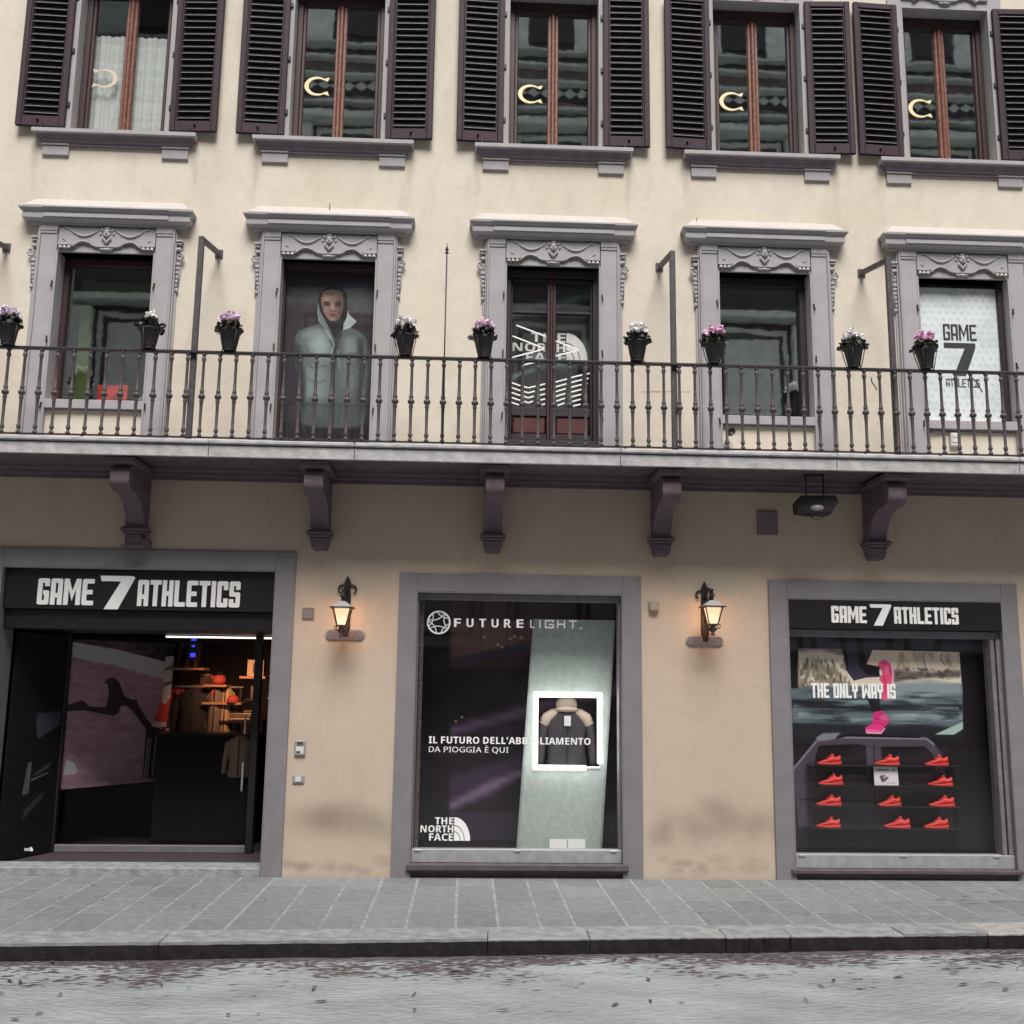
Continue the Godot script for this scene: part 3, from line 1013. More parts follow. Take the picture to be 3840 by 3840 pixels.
func surround(i: int):
	var c: float = BAYS[i]
	var g := base("window_surround", Vector3(c, 0, 0), house)
	var low := 3.536
	for s in [-1, 1]:
		var b := MB.new()
		b.span(s * 0.4425, s * 0.592, low, 5.60, 0.001, 0.050, 0.004)
		b.span(s * 0.5925, s * 0.612, low, 5.69, 0.001, 0.062, 0.006)
		b.span(s * 0.6125, s * 0.628, low, 5.69, 0.001, 0.042, 0.004)
		b.span(s * 0.6285, s * 0.648, low, 5.69, 0.001, 0.018, 0.003)
		b.span(s * 0.428, s * 0.442, low, 5.44, -0.2, 0.0485)
		# little capital
		b.span(s * 0.446, s * 0.591, 5.6005, 5.625, 0.001, 0.058, 0.003)
		b.span(s * 0.442, s * 0.592, 5.6255, 5.692, 0.001, 0.064, 0.004)
		put("jamb", b.done(), "trim", g)
		# carved side bracket: blocks, a volute and a hanging tail
		var k := MB.new(true)
		var x: float = s * 0.652
		k.box(Vector3(x, 5.565, 0.030), Vector3(0.062, 0.020, 0.05), 0.004)
		k.box(Vector3(x, 5.538, 0.026), Vector3(0.050, 0.014, 0.045), 0.004)
		k.box(Vector3(x - s * 0.004, 5.49, 0.022), Vector3(0.046, 0.034, 0.04), 0.006)
		var pts := []
		var rad := []
		for q in 16:
			var a := 1.4 - q * 0.55
			var rr := 0.036 - q * 0.0019
			pts.append(Vector3(x + s * (0.012 + cos(a) * rr), 5.415 + sin(a) * rr * 1.1, 0.040))
			rad.append(0.012 - q * 0.0004)
		k.tube(pts, rad, 7)
		for q in 6:
			k.ball(Vector3(x - s * (0.002 + 0.002 * q), 5.345 - q * 0.040, 0.026 - q * 0.002), Vector3(0.024 - q * 0.0025, 0.024, 0.020 - q * 0.0018), 8, 6)
		k.ball(Vector3(x - s * 0.004, 5.10, 0.02), Vector3(0.017, 0.022, 0.016), 8, 6)
		k.tube([Vector3(x + s * 0.014, 5.34, 0.02), Vector3(x + s * 0.010, 5.24, 0.018), Vector3(x + s * 0.004, 5.13, 0.016)], [0.008, 0.007, 0.005], 6)
		put("side_scroll", k.done(), "trim", g)
		for y in [5.12, 4.58, 4.0]:
			put("shutter_pin", MB.new().span(-0.006, 0.006, -0.03, 0.03, 0.0, 0.014, 0.002).span(-0.004, 0.004, -0.03, -0.022, 0.0142, 0.03).done(), "black_metal", g, Vector3(s * 0.455, y + rng.randf_range(-0.02, 0.02), 0.0505), Vector3(0, 0, rng.randf_range(-8, 8)))
	# frieze plate, then the carving on it
	put("lintel", MB.new().span(-0.442, 0.442, 5.44, 5.73, -0.2, 0.024, 0.002).done(), "trim", g)
	carving(g, Vector3(0, 5.438, 0.024))
	var b2 := MB.new()
	b2.mold(0, 0.780, [Vector2(0, 5.685), Vector2(0.066, 5.685), Vector2(0.070, 5.705), Vector2(0.090, 5.718), Vector2(0.112, 5.724), Vector2(0.114, 5.730), Vector2(0.116, 5.768), Vector2(0.108, 5.774), Vector2(0.112, 5.784), Vector2(0.132, 5.800), Vector2(0.142, 5.812), Vector2(0.142, 5.826), Vector2(0.125, 5.834)], 0.142)
	b2.span(-0.56, 0.56, 5.7325, 5.770, 0.110, 0.127, 0.002)
	b2.span(-0.565, 0.565, 5.812, 5.8255, 0.12, 0.152, 0.003)
	put("cornice", b2.done(), "trim", g)
	var rf := MB.new()
	rf.mold(0, 0.745, [Vector2(0.0, 5.829), Vector2(0.127, 5.8355), Vector2(0.127, 5.842), Vector2(0.05, 5.928), Vector2(0.04, 5.936), Vector2(0.0, 5.936)], 0.127)
	put("weathering", rf.done(), "pale_ledge", g)
	if not i in [1, 2]:
		put("sill", MB.new().span(-0.4415, 0.4415, 3.968, 4.05, -0.2, 0.046, 0.004).done(), "trim", g)
		put("sill_edge", MB.new().span(-0.4415, 0.4415, 3.955, 3.9675, -0.01, 0.030, 0.002).done(), "trim_low", g)

func balcony():
	var X0 := -5.8
	var X1 := 6.8
	var s := base("balcony", Vector3.ZERO, house)
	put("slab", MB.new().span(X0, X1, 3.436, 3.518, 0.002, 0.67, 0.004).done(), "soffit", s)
	# the edge: separate stone lengths, a fascia and a nosing above
	var xs := [X0, -3.85, -2.15, -0.96, 1.25, 3.08, 4.65, X1]
	for k in xs.size() - 1:
		var a: float = xs[k] + 0.0025
		var b: float = xs[k + 1] - 0.0025
		put("fascia", MB.new().span(a, b, 3.412, 3.510, 0.6705, 0.700, 0.004).done(), "balcony_stone", s)
		put("nosing", MB.new().span(a, b, 3.520, 3.556, 0.002, 0.722, 0.008).done(), "balcony_stone", s)
		put("drip", MB.new().span(a, b, 3.5105, 3.5195, 0.6705, 0.692).done(), "soffit", s)
	# moulding between slab and wall
	put("bed_mould", MB.new().mold(0.5, 6.25, [Vector2(0, 3.345), Vector2(0.02, 3.345), Vector2(0.025, 3.375), Vector2(0.055, 3.385), Vector2(0.06, 3.41), Vector2(0.10, 3.43), Vector2(0.10, 3.4355), Vector2(0, 3.4355)], 0.1).done(), "soffit", s)
	for i in 5:
		var x: float = [-2.885, -1.300, 0.209, 1.700, 3.630][i]
		var g := base("bracket", Vector3(x, 0, 0), house)
		var p := PackedVector2Array()
		for q in [Vector2(0.002, 3.34), Vector2(0.002, 2.905), Vector2(0.135, 2.905)]: p.append(q)
		for q in bez(Vector2(0.14, 2.93), Vector2(0.20, 3.12), Vector2(0.40, 3.15), 8): p.append(q)
		for q in bez(Vector2(0.42, 3.148), Vector2(0.60, 3.14), Vector2(0.60, 3.24), 8): p.append(q)
		for q in bez(Vector2(0.60, 3.28), Vector2(0.59, 3.345), Vector2(0.54, 3.355), 5): p.append(q)
		p.append(Vector2(0.54, 3.3595))
		p.append(Vector2(0.002, 3.3595))
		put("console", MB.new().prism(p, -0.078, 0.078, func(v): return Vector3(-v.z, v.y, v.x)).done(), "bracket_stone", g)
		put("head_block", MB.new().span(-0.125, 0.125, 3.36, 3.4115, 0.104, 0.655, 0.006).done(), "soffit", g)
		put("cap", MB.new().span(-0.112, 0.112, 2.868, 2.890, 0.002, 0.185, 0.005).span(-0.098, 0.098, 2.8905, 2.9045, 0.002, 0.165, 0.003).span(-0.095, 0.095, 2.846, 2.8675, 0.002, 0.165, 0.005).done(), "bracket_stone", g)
		if i == 0:
			put("scroll_foot", MB.new().span(-0.075, 0.06, 2.745, 2.8455, 0.002, 0.14, 0.01).span(-0.10, 0.10, 2.724, 2.7445, 0.002, 0.17, 0.008).done(), "bracket_stone", g)
			var v := MB.new(true)
			v.lathe([Vector2(0.045, -0.05), Vector2(0.045, 0.05)], 14)
			put("volute", v.done(), "bracket_stone", g, Vector3(0.082, 2.765, 0.08), Vector3(90, 0, 0))
		else:
			var q := pv([-0.085, 2.8455, -0.078, 2.80, -0.062, 2.75, -0.055, 2.742, -0.028, 2.738, 0.0, 2.745, 0.028, 2.738, 0.055, 2.742, 0.062, 2.75, 0.078, 2.80, 0.085, 2.8455])
			put("pendant_foot", MB.new().prism(q, 0.002, 0.13, null, 0.008).done(), "bracket_stone", g)

func middle_windows():
	# 1: window with a green side panel and a red board
	var c: float = BAYS[0]
	var w := base("window", Vector3(c, 4.05, 0), house)
	var b := MB.new()
	var f := 0.428
	b.span(-f, -f + 0.05, 0, 1.39, -0.20, -0.12, 0.005).span(f - 0.03, f, 0, 1.39, -0.20, -0.12, 0.005).span(-f + 0.0505, f - 0.0305, 1.32, 1.39, -0.20, -0.12, 0.005).span(-f + 0.0505, f - 0.0305, 0, 0.03, -0.20, -0.12, 0.005)
	put("frame", b.done(), "dark_wood", w)
	put("pane", boxm(Vector3(0.775, 1.29, 0.004)), "half_pane", w, Vector3(0.01, 0.675, -0.16))
	mat("green_panel", Color(0.13, 0.20, 0.05), 0.6)
	put("side_panel", MB.new().span(-0.37, -0.25, 0.02, 1.30, -0.45, -0.43).span(-0.37, 0.42, 1.15, 1.3, -0.47, -0.455).done(), "green_panel", w)
	dark_room(-0.46, 0.46, -0.02, 1.42, -1.3, -0.325, "room", w)
	# 2 and 3: tall openings; 2 is filled by a poster
	var w2 := base("window", Vector3(BAYS[1], 3.54, 0), house)
	b = MB.new()
	b.span(-f, -f + 0.022, 0, 1.90, -0.19, -0.10, 0.004).span(f - 0.022, f, 0, 1.90, -0.19, -0.10, 0.004).span(-f + 0.0225, f - 0.0225, 1.835, 1.90, -0.19, -0.06, 0.004)
	put("frame", b.done(), "dark_wood", w2)
	put("backing", boxm(Vector3(0.86, 1.9, 0.02)), "black_panel", w2, Vector3(0, 0.95, -0.2))
	french_door()
	# 4: dark mirror-like glass
	c = BAYS[3]
	var w4 := base("window", Vector3(c, 4.05, 0), house)
	b = MB.new()
	b.span(-f, -f + 0.02, 0, 1.39, -0.20, -0.12, 0.004).span(f - 0.06, f, 0, 1.39, -0.20, -0.10, 0.005).span(-f + 0.0205, f - 0.0605, 1.31, 1.39, -0.20, -0.11, 0.005).span(-f + 0.0205, f - 0.0605, 0, 0.02, -0.20, -0.12, 0.004)
	put("frame", b.done(), "dark_frame", w4)
	put("pane", boxm(Vector3(0.77, 1.29, 0.004)), "mirror_pane", w4, Vector3(-0.02, 0.665, -0.16))
	dark_room(-0.46, 0.46, -0.02, 1.42, -1.3, -0.325, "room", w4)
	# 5: white film with the shop's name
	c = BAYS[4]
	var w5 := base("window", Vector3(c, 4.05, 0), house)
	b = MB.new()
	b.span(-f, -f + 0.012, 0, 1.39, -0.20, -0.12, 0.004).span(f - 0.05, f, 0, 1.39, -0.20, -0.05, 0.005).span(-f + 0.0125, f - 0.0505, 1.34, 1.39, -0.20, -0.12, 0.005)
	put("frame", b.done(), "dark_frame", w5)
	var fp := Print.new(256, 420, Color(0.90, 0.93, 0.94), Rect2(0, 0, 8, 13))
	for y in 22:
		for x in 12:
			var o := Vector2(x * 0.72 + (y % 2) * 0.36, y * 0.62)
			fp.line(PackedVector2Array([o, o + Vector2(0.26, -0.18), o + Vector2(0.30, 0.12)]), 0.07, Color(0.70, 0.76, 0.76, 0.7), 0)
	fp.mottle(Color(0.72, 0.78, 0.78, 0.35), 0.02, 0.0, 0.5, 4)
	print_mat("film_print", fp, 0.4)
	put("film", sheet(0.80, 1.335, 0.004), "film_print", w5, Vector3(-0.016, 0.67, -0.095))
	put("pane", boxm(Vector3(0.80, 1.335, 0.004)), "pane", w5, Vector3(-0.016, 0.67, -0.080))
	var z := -0.0905
	write("GAME", -0.155, 0.166, 0.818, 0.977, z, "dark_letter", w5, 0.125, 0.003)
	put("seven", MB.new().prism(pv([-0.155, 0.792, 0.146, 0.792, 0.146, 0.742, 0.040, 0.473, -0.075, 0.473, 0.045, 0.742, -0.155, 0.742]), z, z + 0.003).done(), "dark_letter", w5)
	write("ATHLETICS", -0.155, 0.166, 0.360, 0.440, z, "dark_letter", w5, 0.10, 0.003)
	dark_room(-0.46, 0.46, -0.02, 1.42, -1.0, -0.325, "room", w5)

func french_door():
	var c: float = BAYS[2]
	var w := base("door", Vector3(c, 3.54, 0), house)
	var f := 0.428
	var b := MB.new()
	for s in [-1, 1]:
		b.span(s * (f - 0.045), s * f, 0.25, 1.90, -0.20, -0.07, 0.005)
	b.span(-f + 0.0455, f - 0.0455, 1.83, 1.90, -0.20, -0.07, 0.005)
	b.span(-f, f, 0.17, 0.2495, -0.20, -0.02, 0.005)
	put("frame", b.done(), "dark_frame", w)
	for s in [-1, 1]:
		var l := base("leaf", Vector3.ZERO, w)
		b = MB.new()
		var x0: float = s * 0.040
		var x1: float = s * (f - 0.047)
		b.span(x1, x1 - s * 0.018, 0.252, 1.828, -0.16, -0.11, 0.004)
		b.span(x0, x1 - s * 0.0185, 1.49, 1.515, -0.155, -0.112, 0.003)
		b.span(x0, x1 - s * 0.0185, 0.50, 0.58, -0.155, -0.112, 0.004)
		b.span(x0, x1 - s * 0.0185, 0.252, 0.33, -0.155, -0.112, 0.004)
		b.span(x0, x1 - s * 0.0185, 1.80, 1.828, -0.155, -0.112, 0.004)
		put("rails", b.done(), "dark_frame", l)
		put("bottom_panel", MB.new().span(s * 0.05, x1 - s * 0.03, 0.335, 0.495, -0.15, -0.125, 0.012).done(), "red_wood", l)
		for y in [[0.581, 1.489], [1.516, 1.799]]:
			put("pane", MB.new().span(x0, x1 - s * 0.0185, y[0], y[1], -0.140, -0.136).done(), "shop_pane", l)
	b = MB.new()
	for s in [-1, 1]: b.span(s * 0.0135, s * 0.0395, 0.252, 1.828, -0.16, -0.10, 0.005)
	b.span(-0.013, 0.013, 0.252, 1.828, -0.15, -0.092, 0.008)
	put("meeting_stile", b.done(), "dark_wood", w)
	put("step", MB.new().span(-0.46, 0.46, 0.005, 0.165, -0.3, 0.03, 0.006).done(), "ledge", w)
	# reflections in the glass, painted as soft bands on a sheet behind it
	var p := Print.new(256, 420, Color(0.055, 0.045, 0.06), Rect2(0, 0, 100, 160))
	p.poly(pv([0, 24, 50, 14, 100, 2, 100, 14, 50, 26, 0, 40]), Color(0.40, 0.47, 0.45, 0.9), 4)
	p.poly(pv([0, 0, 100, 0, 100, 4, 50, 14, 0, 24]), Color(0.32, 0.29, 0.33, 0.8), 4)
	p.poly(pv([20, 80, 60, 66, 100, 56, 100, 90, 70, 96, 40, 90]), Color(0.36, 0.43, 0.41, 0.9), 4)
	p.poly(pv([0, 104, 30, 92, 60, 90, 20, 102, 0, 114]), Color(0.35, 0.40, 0.39, 0.8), 3)
	p.im.adjust_bcs(1.5, 1.05, 1.0)
	print_mat("reflection_print", p)
	put("backdrop", sheet(0.86, 1.4, 0.004), "reflection_print", w, Vector3(0, 1.13, -0.30))
	dark_room(-0.46, 0.46, 0.0, 1.92, -1.0, -0.325, "room", w)
	# white marks: the logo, and strips of tape in chevrons
	var z := -0.215
	var x := -c
	var dx := 0.0
	typeset("THE", 0.548 + x, 0.870 + x, 1.245, 1.335, z, "white_letter", w)
	typeset("NORTH", 0.372 + x, 0.870 + x, 1.150, 1.232, z, "white_letter", w)
	typeset("FACE", 0.50 + x, 0.870 + x, 1.055, 1.138, z, "white_letter", w)
	dome_mark(0.878 + x, 1.082 + x, 1.056, 1.338, z, "white_letter", w)
	var strips := []
	# (from the crop of the door: x 165..1035, y 115..1700 over 0.79 by 1.47 m)
	for q in [[240, 610, 545, 720], [150, 705, 540, 850], [645, 765, 885, 850], [150, 965, 540, 850], [645, 925, 885, 855], [320, 1025, 545, 965], [150, 825, 215, 848], [150, 862, 222, 842]]: strips.append(q)
	for k in 5: strips.append([150, 1195 + 52 * k, 290, 1243 + 50 * k])
	for k in 4: strips.append([308 + 8 * k, 1245 + 52 * k, 370, 1262 + 52 * k])
	for k in 4: strips.append([372, 1262 + 52 * k, 445 - 8 * k, 1242 + 52 * k])
	for k in 5: strips.append([470, 1236 + 52 * k, 543, 1216 + 52 * k])
	for k in 6: strips.append([645, 1196 + 50 * k, 765 - 5 * k, 1160 + 50 * k])
	for k in 7: strips.append([790, 1150 + 50 * k, 922 - 3 * k, 1112 + 51 * k])
	for k in 4: strips.append([945, 1110 + 50 * k, 1000 - 12 * k, 1094 + 53 * k])
	for q in strips:
		var a := Vector2(0.333 + (q[0] - 165) * 0.000908, 1.832 - (q[1] - 115) * 0.000925)
		var e := Vector2(0.333 + (q[2] - 165) * 0.000908, 1.832 - (q[3] - 115) * 0.000925)
		var n := (e - a).normalized().orthogonal() * 0.0065
		var sm := MB.new()
		sm.prism(PackedVector2Array([a + n, e + n, e - n, a - n]), 0, 0.004, func(v): return v + Vector3(x, 0, -0.134))
		put("tape_strip", sm.done(), "white_letter", w)


# ---------------------------------------------------------------- shopfronts (fixed parts of the house)

func band(x0: float, x1: float, xi0: float, xi1: float, y1: float, yi: float):
	var b := MB.new()
	b.span(x0, xi0, -0.02, y1, 0.001, 0.026, 0.003)
	b.span(xi1, x1, -0.02, y1, 0.001, 0.026, 0.003)
	b.span(xi0 + 0.0005, xi1 - 0.0005, yi, y1, 0.001, 0.0255, 0.003)
	b.span(xi0, xi0 + 0.008, -0.02, yi - 0.009, -0.3, 0.0265)
	b.span(xi1 - 0.008, xi1, -0.02, yi - 0.009, -0.3, 0.0265)
	b.span(xi0, xi1, yi - 0.008, yi - 0.0005, -0.3, 0.0268)
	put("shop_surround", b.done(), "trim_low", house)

func make_shopfronts():
	band(-4.19, -1.507, -4.02, -1.675, 2.722, 2.557)
	band(-0.600, 1.528, -0.445, 1.362, 2.56, 2.397)
	band(2.667, 4.922, 2.832, 4.772, 2.552, 2.39)
	# --- entrance on the left
	var e := base("shop_entrance", Vector3.ZERO, house)
	put("threshold", MB.new().span(-4.012, -1.684, -0.03, 0.066, -0.28, 0.012, 0.006).done(), "kerb_top", e)
	mat("entrance_floor", Color(0.075, 0.058, 0.072), 0.5)
	put("floor", MB.new().span(-4.2, -1.2, -0.03, 0.045, -3.4, -0.281).done(), "entrance_floor", e)
	put("roller_box", MB.new().span(-4.011, -1.684, 2.03, 2.195, -0.9, -0.08, 0.004).done(), "black_panel", e)
	put("ceiling", MB.new().span(-4.2, -1.2, 2.12, 2.16, -3.4, -0.91).done(), "black_panel", e)
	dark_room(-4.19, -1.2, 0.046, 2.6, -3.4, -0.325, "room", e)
	put("sill_rail", MB.new().span(-3.73, -1.98, 0.046, 0.112, -0.93, -0.88, 0.006).done(), "grey_metal", e)
	put("door_post", MB.new().span(-2.00, -1.93, 0.05, 2.028, -0.93, -0.86, 0.006).done(), "black_metal", e)
	put("door_post", MB.new().span(-3.76, -3.72, 0.05, 2.028, -0.93, -0.86, 0.006).done(), "black_metal", e)
	put("glazing", boxm(Vector3(1.70, 1.90, 0.006)), "smoked_pane", e, Vector3(-2.862, 1.063, -0.905))
	put("handle", MB.new().span(-2.062, -2.045, 1.12, 1.30, -0.87, -0.85, 0.003).span(-2.062, -2.045, 0.60, 0.86, -0.87, -0.85, 0.003).done(), "steel", e)
	# folded-back door leaf on the left, its reflections painted on as pale shapes
	var p := Print.new(200, 460, Color(0.045, 0.036, 0.046), Rect2(60, 2330 - 2330, 320, 1800))
	p.poly(pv([215, 655, 370, 640, 370, 760, 235, 865, 215, 760]), Color(0.26, 0.24, 0.29), 1)
	p.poly(pv([185, 1050, 210, 1045, 205, 1300, 165, 1310]), Color(0.36, 0.35, 0.37), 1)
	p.poly(pv([205, 1165, 340, 1050, 320, 1110, 240, 1165]), Color(0.24, 0.23, 0.26), 2)
	p.poly(pv([210, 1190, 320, 1140, 318, 1155, 215, 1205]), Color(0.40, 0.39, 0.42), 1)
	p.poly(pv([185, 1420, 310, 1280, 290, 1360, 180, 1510]), Color(0.20, 0.19, 0.22), 2)
	print_mat("leaf_reflections", p, 0.6)
	var a := Vector3(-3.985, 0, -0.30)
	var d := Vector3(-3.765, 0, -0.87) - a
	var lf := base("door_leaf", a, e)
	lf.rotation.y = atan2(-d.z, d.x)
	put("board", sheet(d.length(), 1.95, 0.03), "leaf_reflections", lf, Vector3(d.length() / 2, 1.03, 0))
	var fm := base("foot_mark", Vector3.ZERO, e)
	typeset("THE NORTH FACE", -3.80, -3.755, 0.112, 0.135, -0.30, "white_letter", fm)
	dome_mark(-3.752, -3.725, 0.110, 0.145, -0.30, "white_letter", fm)
	fm.position = Vector3(0.01, 0.02, -0.1)
	fm.rotation_degrees = Vector3(0, 0, 0)
	# --- window in the middle
	var s := base("shop_window", Vector3.ZERO, house)
	var b := MB.new()
	b.span(-0.436, 1.353, 2.333, 2.387, -0.12, -0.05, 0.004)
	put("top_bar", b.done(), "grey_metal", s)
	put("side_frame", MB.new().span(1.335, 1.353, 0.225, 2.332, -0.12, -0.04, 0.003).done(), "grey_metal", s)
	put("side_frame", MB.new().span(-0.436, -0.424, 0.225, 2.332, -0.12, -0.04, 0.003).done(), "grey_metal", s)
	grained("mottled_strip", Color(0.20, 0.15, 0.145), 0.7, 0.6, 6.0, 2.0, 301)  # mottled reflection in the side frame, painted into the colour
	put("side_strip", MB.new().span(-0.420, -0.385, 0.225, 2.332, -0.16, -0.13, 0.003).done(), "mottled_strip", s)
	put("bottom_rail", MB.new().span(-0.436, 1.353, 0.115, 0.224, -0.12, -0.025, 0.004).done(), "aluminium", s)
	for x in [-0.38, 0.46, 1.28]: put("rail_clip", MB.new().span(x - 0.03, x + 0.03, 0.205, 0.2235, -0.024, -0.016, 0.003).done(), "steel", s)
	put("sill", MB.new().span(-0.472, 1.398, 0.062, 0.114, -0.2, 0.058, 0.006).span(-0.465, 1.39, 0.05, 0.0615, -0.2, 0.045, 0.003).done(), "shop_sill", s)
	put("foot", MB.new().span(-0.437, 1.354, -0.02, 0.0495, -0.2, -0.01).done(), "bracket_stone", s)
	put("pane", boxm(Vector3(1.757, 2.107, 0.006)), "pane", s, Vector3(0.4555, 1.2785, -0.10))
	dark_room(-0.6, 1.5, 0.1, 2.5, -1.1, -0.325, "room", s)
	put("base_board", MB.new().span(-0.6, 1.5, 0.10, 0.165, -1.09, -0.16).done(), "black_panel", s)
	var z := -0.0965
	globe_mark(Vector2(-0.252, 2.136), 0.104, z, s)
	var i := 0
	for ch in "FUTURE":
		typeset(ch, -0.118 + i * 0.1105, -0.118 + i * 0.1105 + 0.062, 2.100, 2.174, z, "white_letter", s)
		i += 1
	i = 0
	for ch in [["L", 0.556, 0.04], ["I", 0.636, 0.012], ["G", 0.686, 0.08], ["H", 0.795, 0.072], ["T", 0.898, 0.072]]:
		thin_letter(ch[0], ch[1], ch[2], 2.100, 2.172, z, s)
	put("dot", MB.new().span(1.0, 1.012, 2.098, 2.108, z, z + 0.003).done(), "white_letter", s)
	typeset("IL FUTURO DELL'ABBIGLIAMENTO", -0.314, 1.092, 1.094, 1.152, z, "white_letter", s)
	typeset("DA PIOGGIA È QUI", -0.311, 0.378, 1.008, 1.080, z, "white_letter", s, false)
	typeset("THE", -0.243, -0.085, 0.418, 0.475, z, "white_letter", s)
	typeset("NORTH", -0.365, -0.085, 0.352, 0.408, z, "white_letter", s)
	typeset("FACE", -0.290, -0.085, 0.283, 0.342, z, "white_letter", s)
	dome_mark(-0.078, 0.060, 0.284, 0.477, z, "white_letter", s)
	# --- window on the right
	var r := base("shop_window", Vector3.ZERO, house)
	put("top_bar", MB.new().span(2.842, 4.763, 2.058, 2.122, -0.12, -0.03, 0.004).done(), "grey_metal", r)
	put("side_frame", MB.new().span(4.668, 4.763, 0.203, 2.057, -0.16, -0.09, 0.004).span(4.672, 4.710, 0.203, 2.057, -0.0905, -0.03, 0.004).span(4.722, 4.763, 0.203, 2.057, -0.0905, -0.02, 0.004).done(), "grey_metal", r)
	put("side_frame", MB.new().span(2.842, 2.858, 0.203, 2.057, -0.12, -0.05, 0.003).done(), "grey_metal", r)
	put("bottom_rail", MB.new().span(2.842, 4.763, 0.088, 0.202, -0.12, -0.012, 0.004).done(), "aluminium", r)
	for x in [2.90, 3.78, 4.60]: put("rail_clip", MB.new().span(x - 0.03, x + 0.03, 0.183, 0.2015, -0.011, -0.003, 0.003).done(), "steel", r)
	put("sill", MB.new().span(2.792, 4.80, 0.052, 0.0875, -0.2, 0.058, 0.006).done(), "shop_sill", r)
	put("foot", MB.new().span(2.842, 4.763, -0.04, 0.0515, -0.2, 0.0).done(), "bracket_stone", r)
	put("pane", boxm(Vector3(1.808, 1.853, 0.006)), "pane", r, Vector3(3.7635, 1.1305, -0.08))
	dark_room(2.7, 4.85, 0.1, 2.5, -0.9, -0.325, "room", r)
	put("base_board", MB.new().span(2.7, 4.85, 0.10, 0.16, -0.89, -0.16).done(), "black_panel", r)
	write("THE ONLY WAY IS", 3.052, 3.812, 1.523, 1.652, -0.0765, "white_letter", r, 0.165, 0.003, "letter", {}, 0.055)

func thin_letter(ch: String, x: float, w: float, y0: float, y1: float, z: float, parent: Node):
	var b := MB.new()
	var h := y1 - y0
	var t := 0.0115
	for ln in glyph(ch, w / h, t / h):
		for p in Geometry2D.offset_polyline(pv(ln), t / h / 2, Geometry2D.JOIN_SQUARE, Geometry2D.END_BUTT):
			var q := PackedVector2Array()
			for k in p: q.append(Vector2(x + k.x * h, y0 + k.y * h))
			b.prism(q, z, z + 0.003)
	put("thin_letter", b.done(), "thin_letter", parent)

func globe_mark(c: Vector2, r: float, z: float, parent: Node):
	# a wire globe: a ring with arcs crossing inside it
	var g := base("globe_mark", Vector3.ZERO, parent)
	var step := 0
	var stripe := func(pts: Array, wd: float):
		var b := MB.new()
		for p in Geometry2D.offset_polyline(PackedVector2Array(pts), wd / 2, Geometry2D.JOIN_ROUND, Geometry2D.END_BUTT): b.prism(p, 0, 0.002)
		put("arc", b.done(), "white_letter", g, Vector3(c.x, c.y, z + step * 0.0022))
		step += 1
	stripe.call(arc(Vector2.ZERO, r * 0.93, 1, 181, 20), r * 0.14)
	stripe.call(arc(Vector2.ZERO, r * 0.93, 181, 361, 20), r * 0.14)
	for k in 7:
		var a := k * 51.4 + 10
		var d := 1.5 + 0.16 * sin(k * 2.3)
		var o := Vector2(cos(deg_to_rad(a)), sin(deg_to_rad(a))) * r * d
		var span := rad_to_deg(acos((d * d + 1.05 * 1.05 - 0.9 * 0.9) / (2.0 * d * 1.05)))
		stripe.call(arc(o, r * 1.05, a + 180 - span, a + 180 + span, 12), r * 0.075)


# ---------------------------------------------------------------- across the street (seen in the window panes)

func make_neighbours():
	# plain house fronts on either side, out of view, added to cut side light
	for q in [[-32.0, -6.01, 15.0, "unseen ochre house front added on the left"], [7.01, 33.0, 17.0, "unseen ochre house front added on the right"]]:
		var g := base("added_house", Vector3((q[0] + q[1]) / 2, 0, 0))
		tag(g, q[3], "building", "")
		var h: float = (q[1] - q[0]) / 2
		put("wall", MB.new().span(-h, h, -0.3, q[2], -6.0, -0.02).done(), "plain_stucco", g)
		put("eaves", MB.new().span(-h, h, q[2] + 0.0005, q[2] + 0.25, -6.5, 0.8).done(), "soffit", g)
		for k in 8:
			for y in [1.0, 4.5, 7.8, 11.0]:
				put("window", MB.new().span(-h + 1.2 + 3.1 * k, -h + 2.2 + 3.1 * k, y, y + 1.7, -0.0195, 0.03).done(), "dark_frame", g)

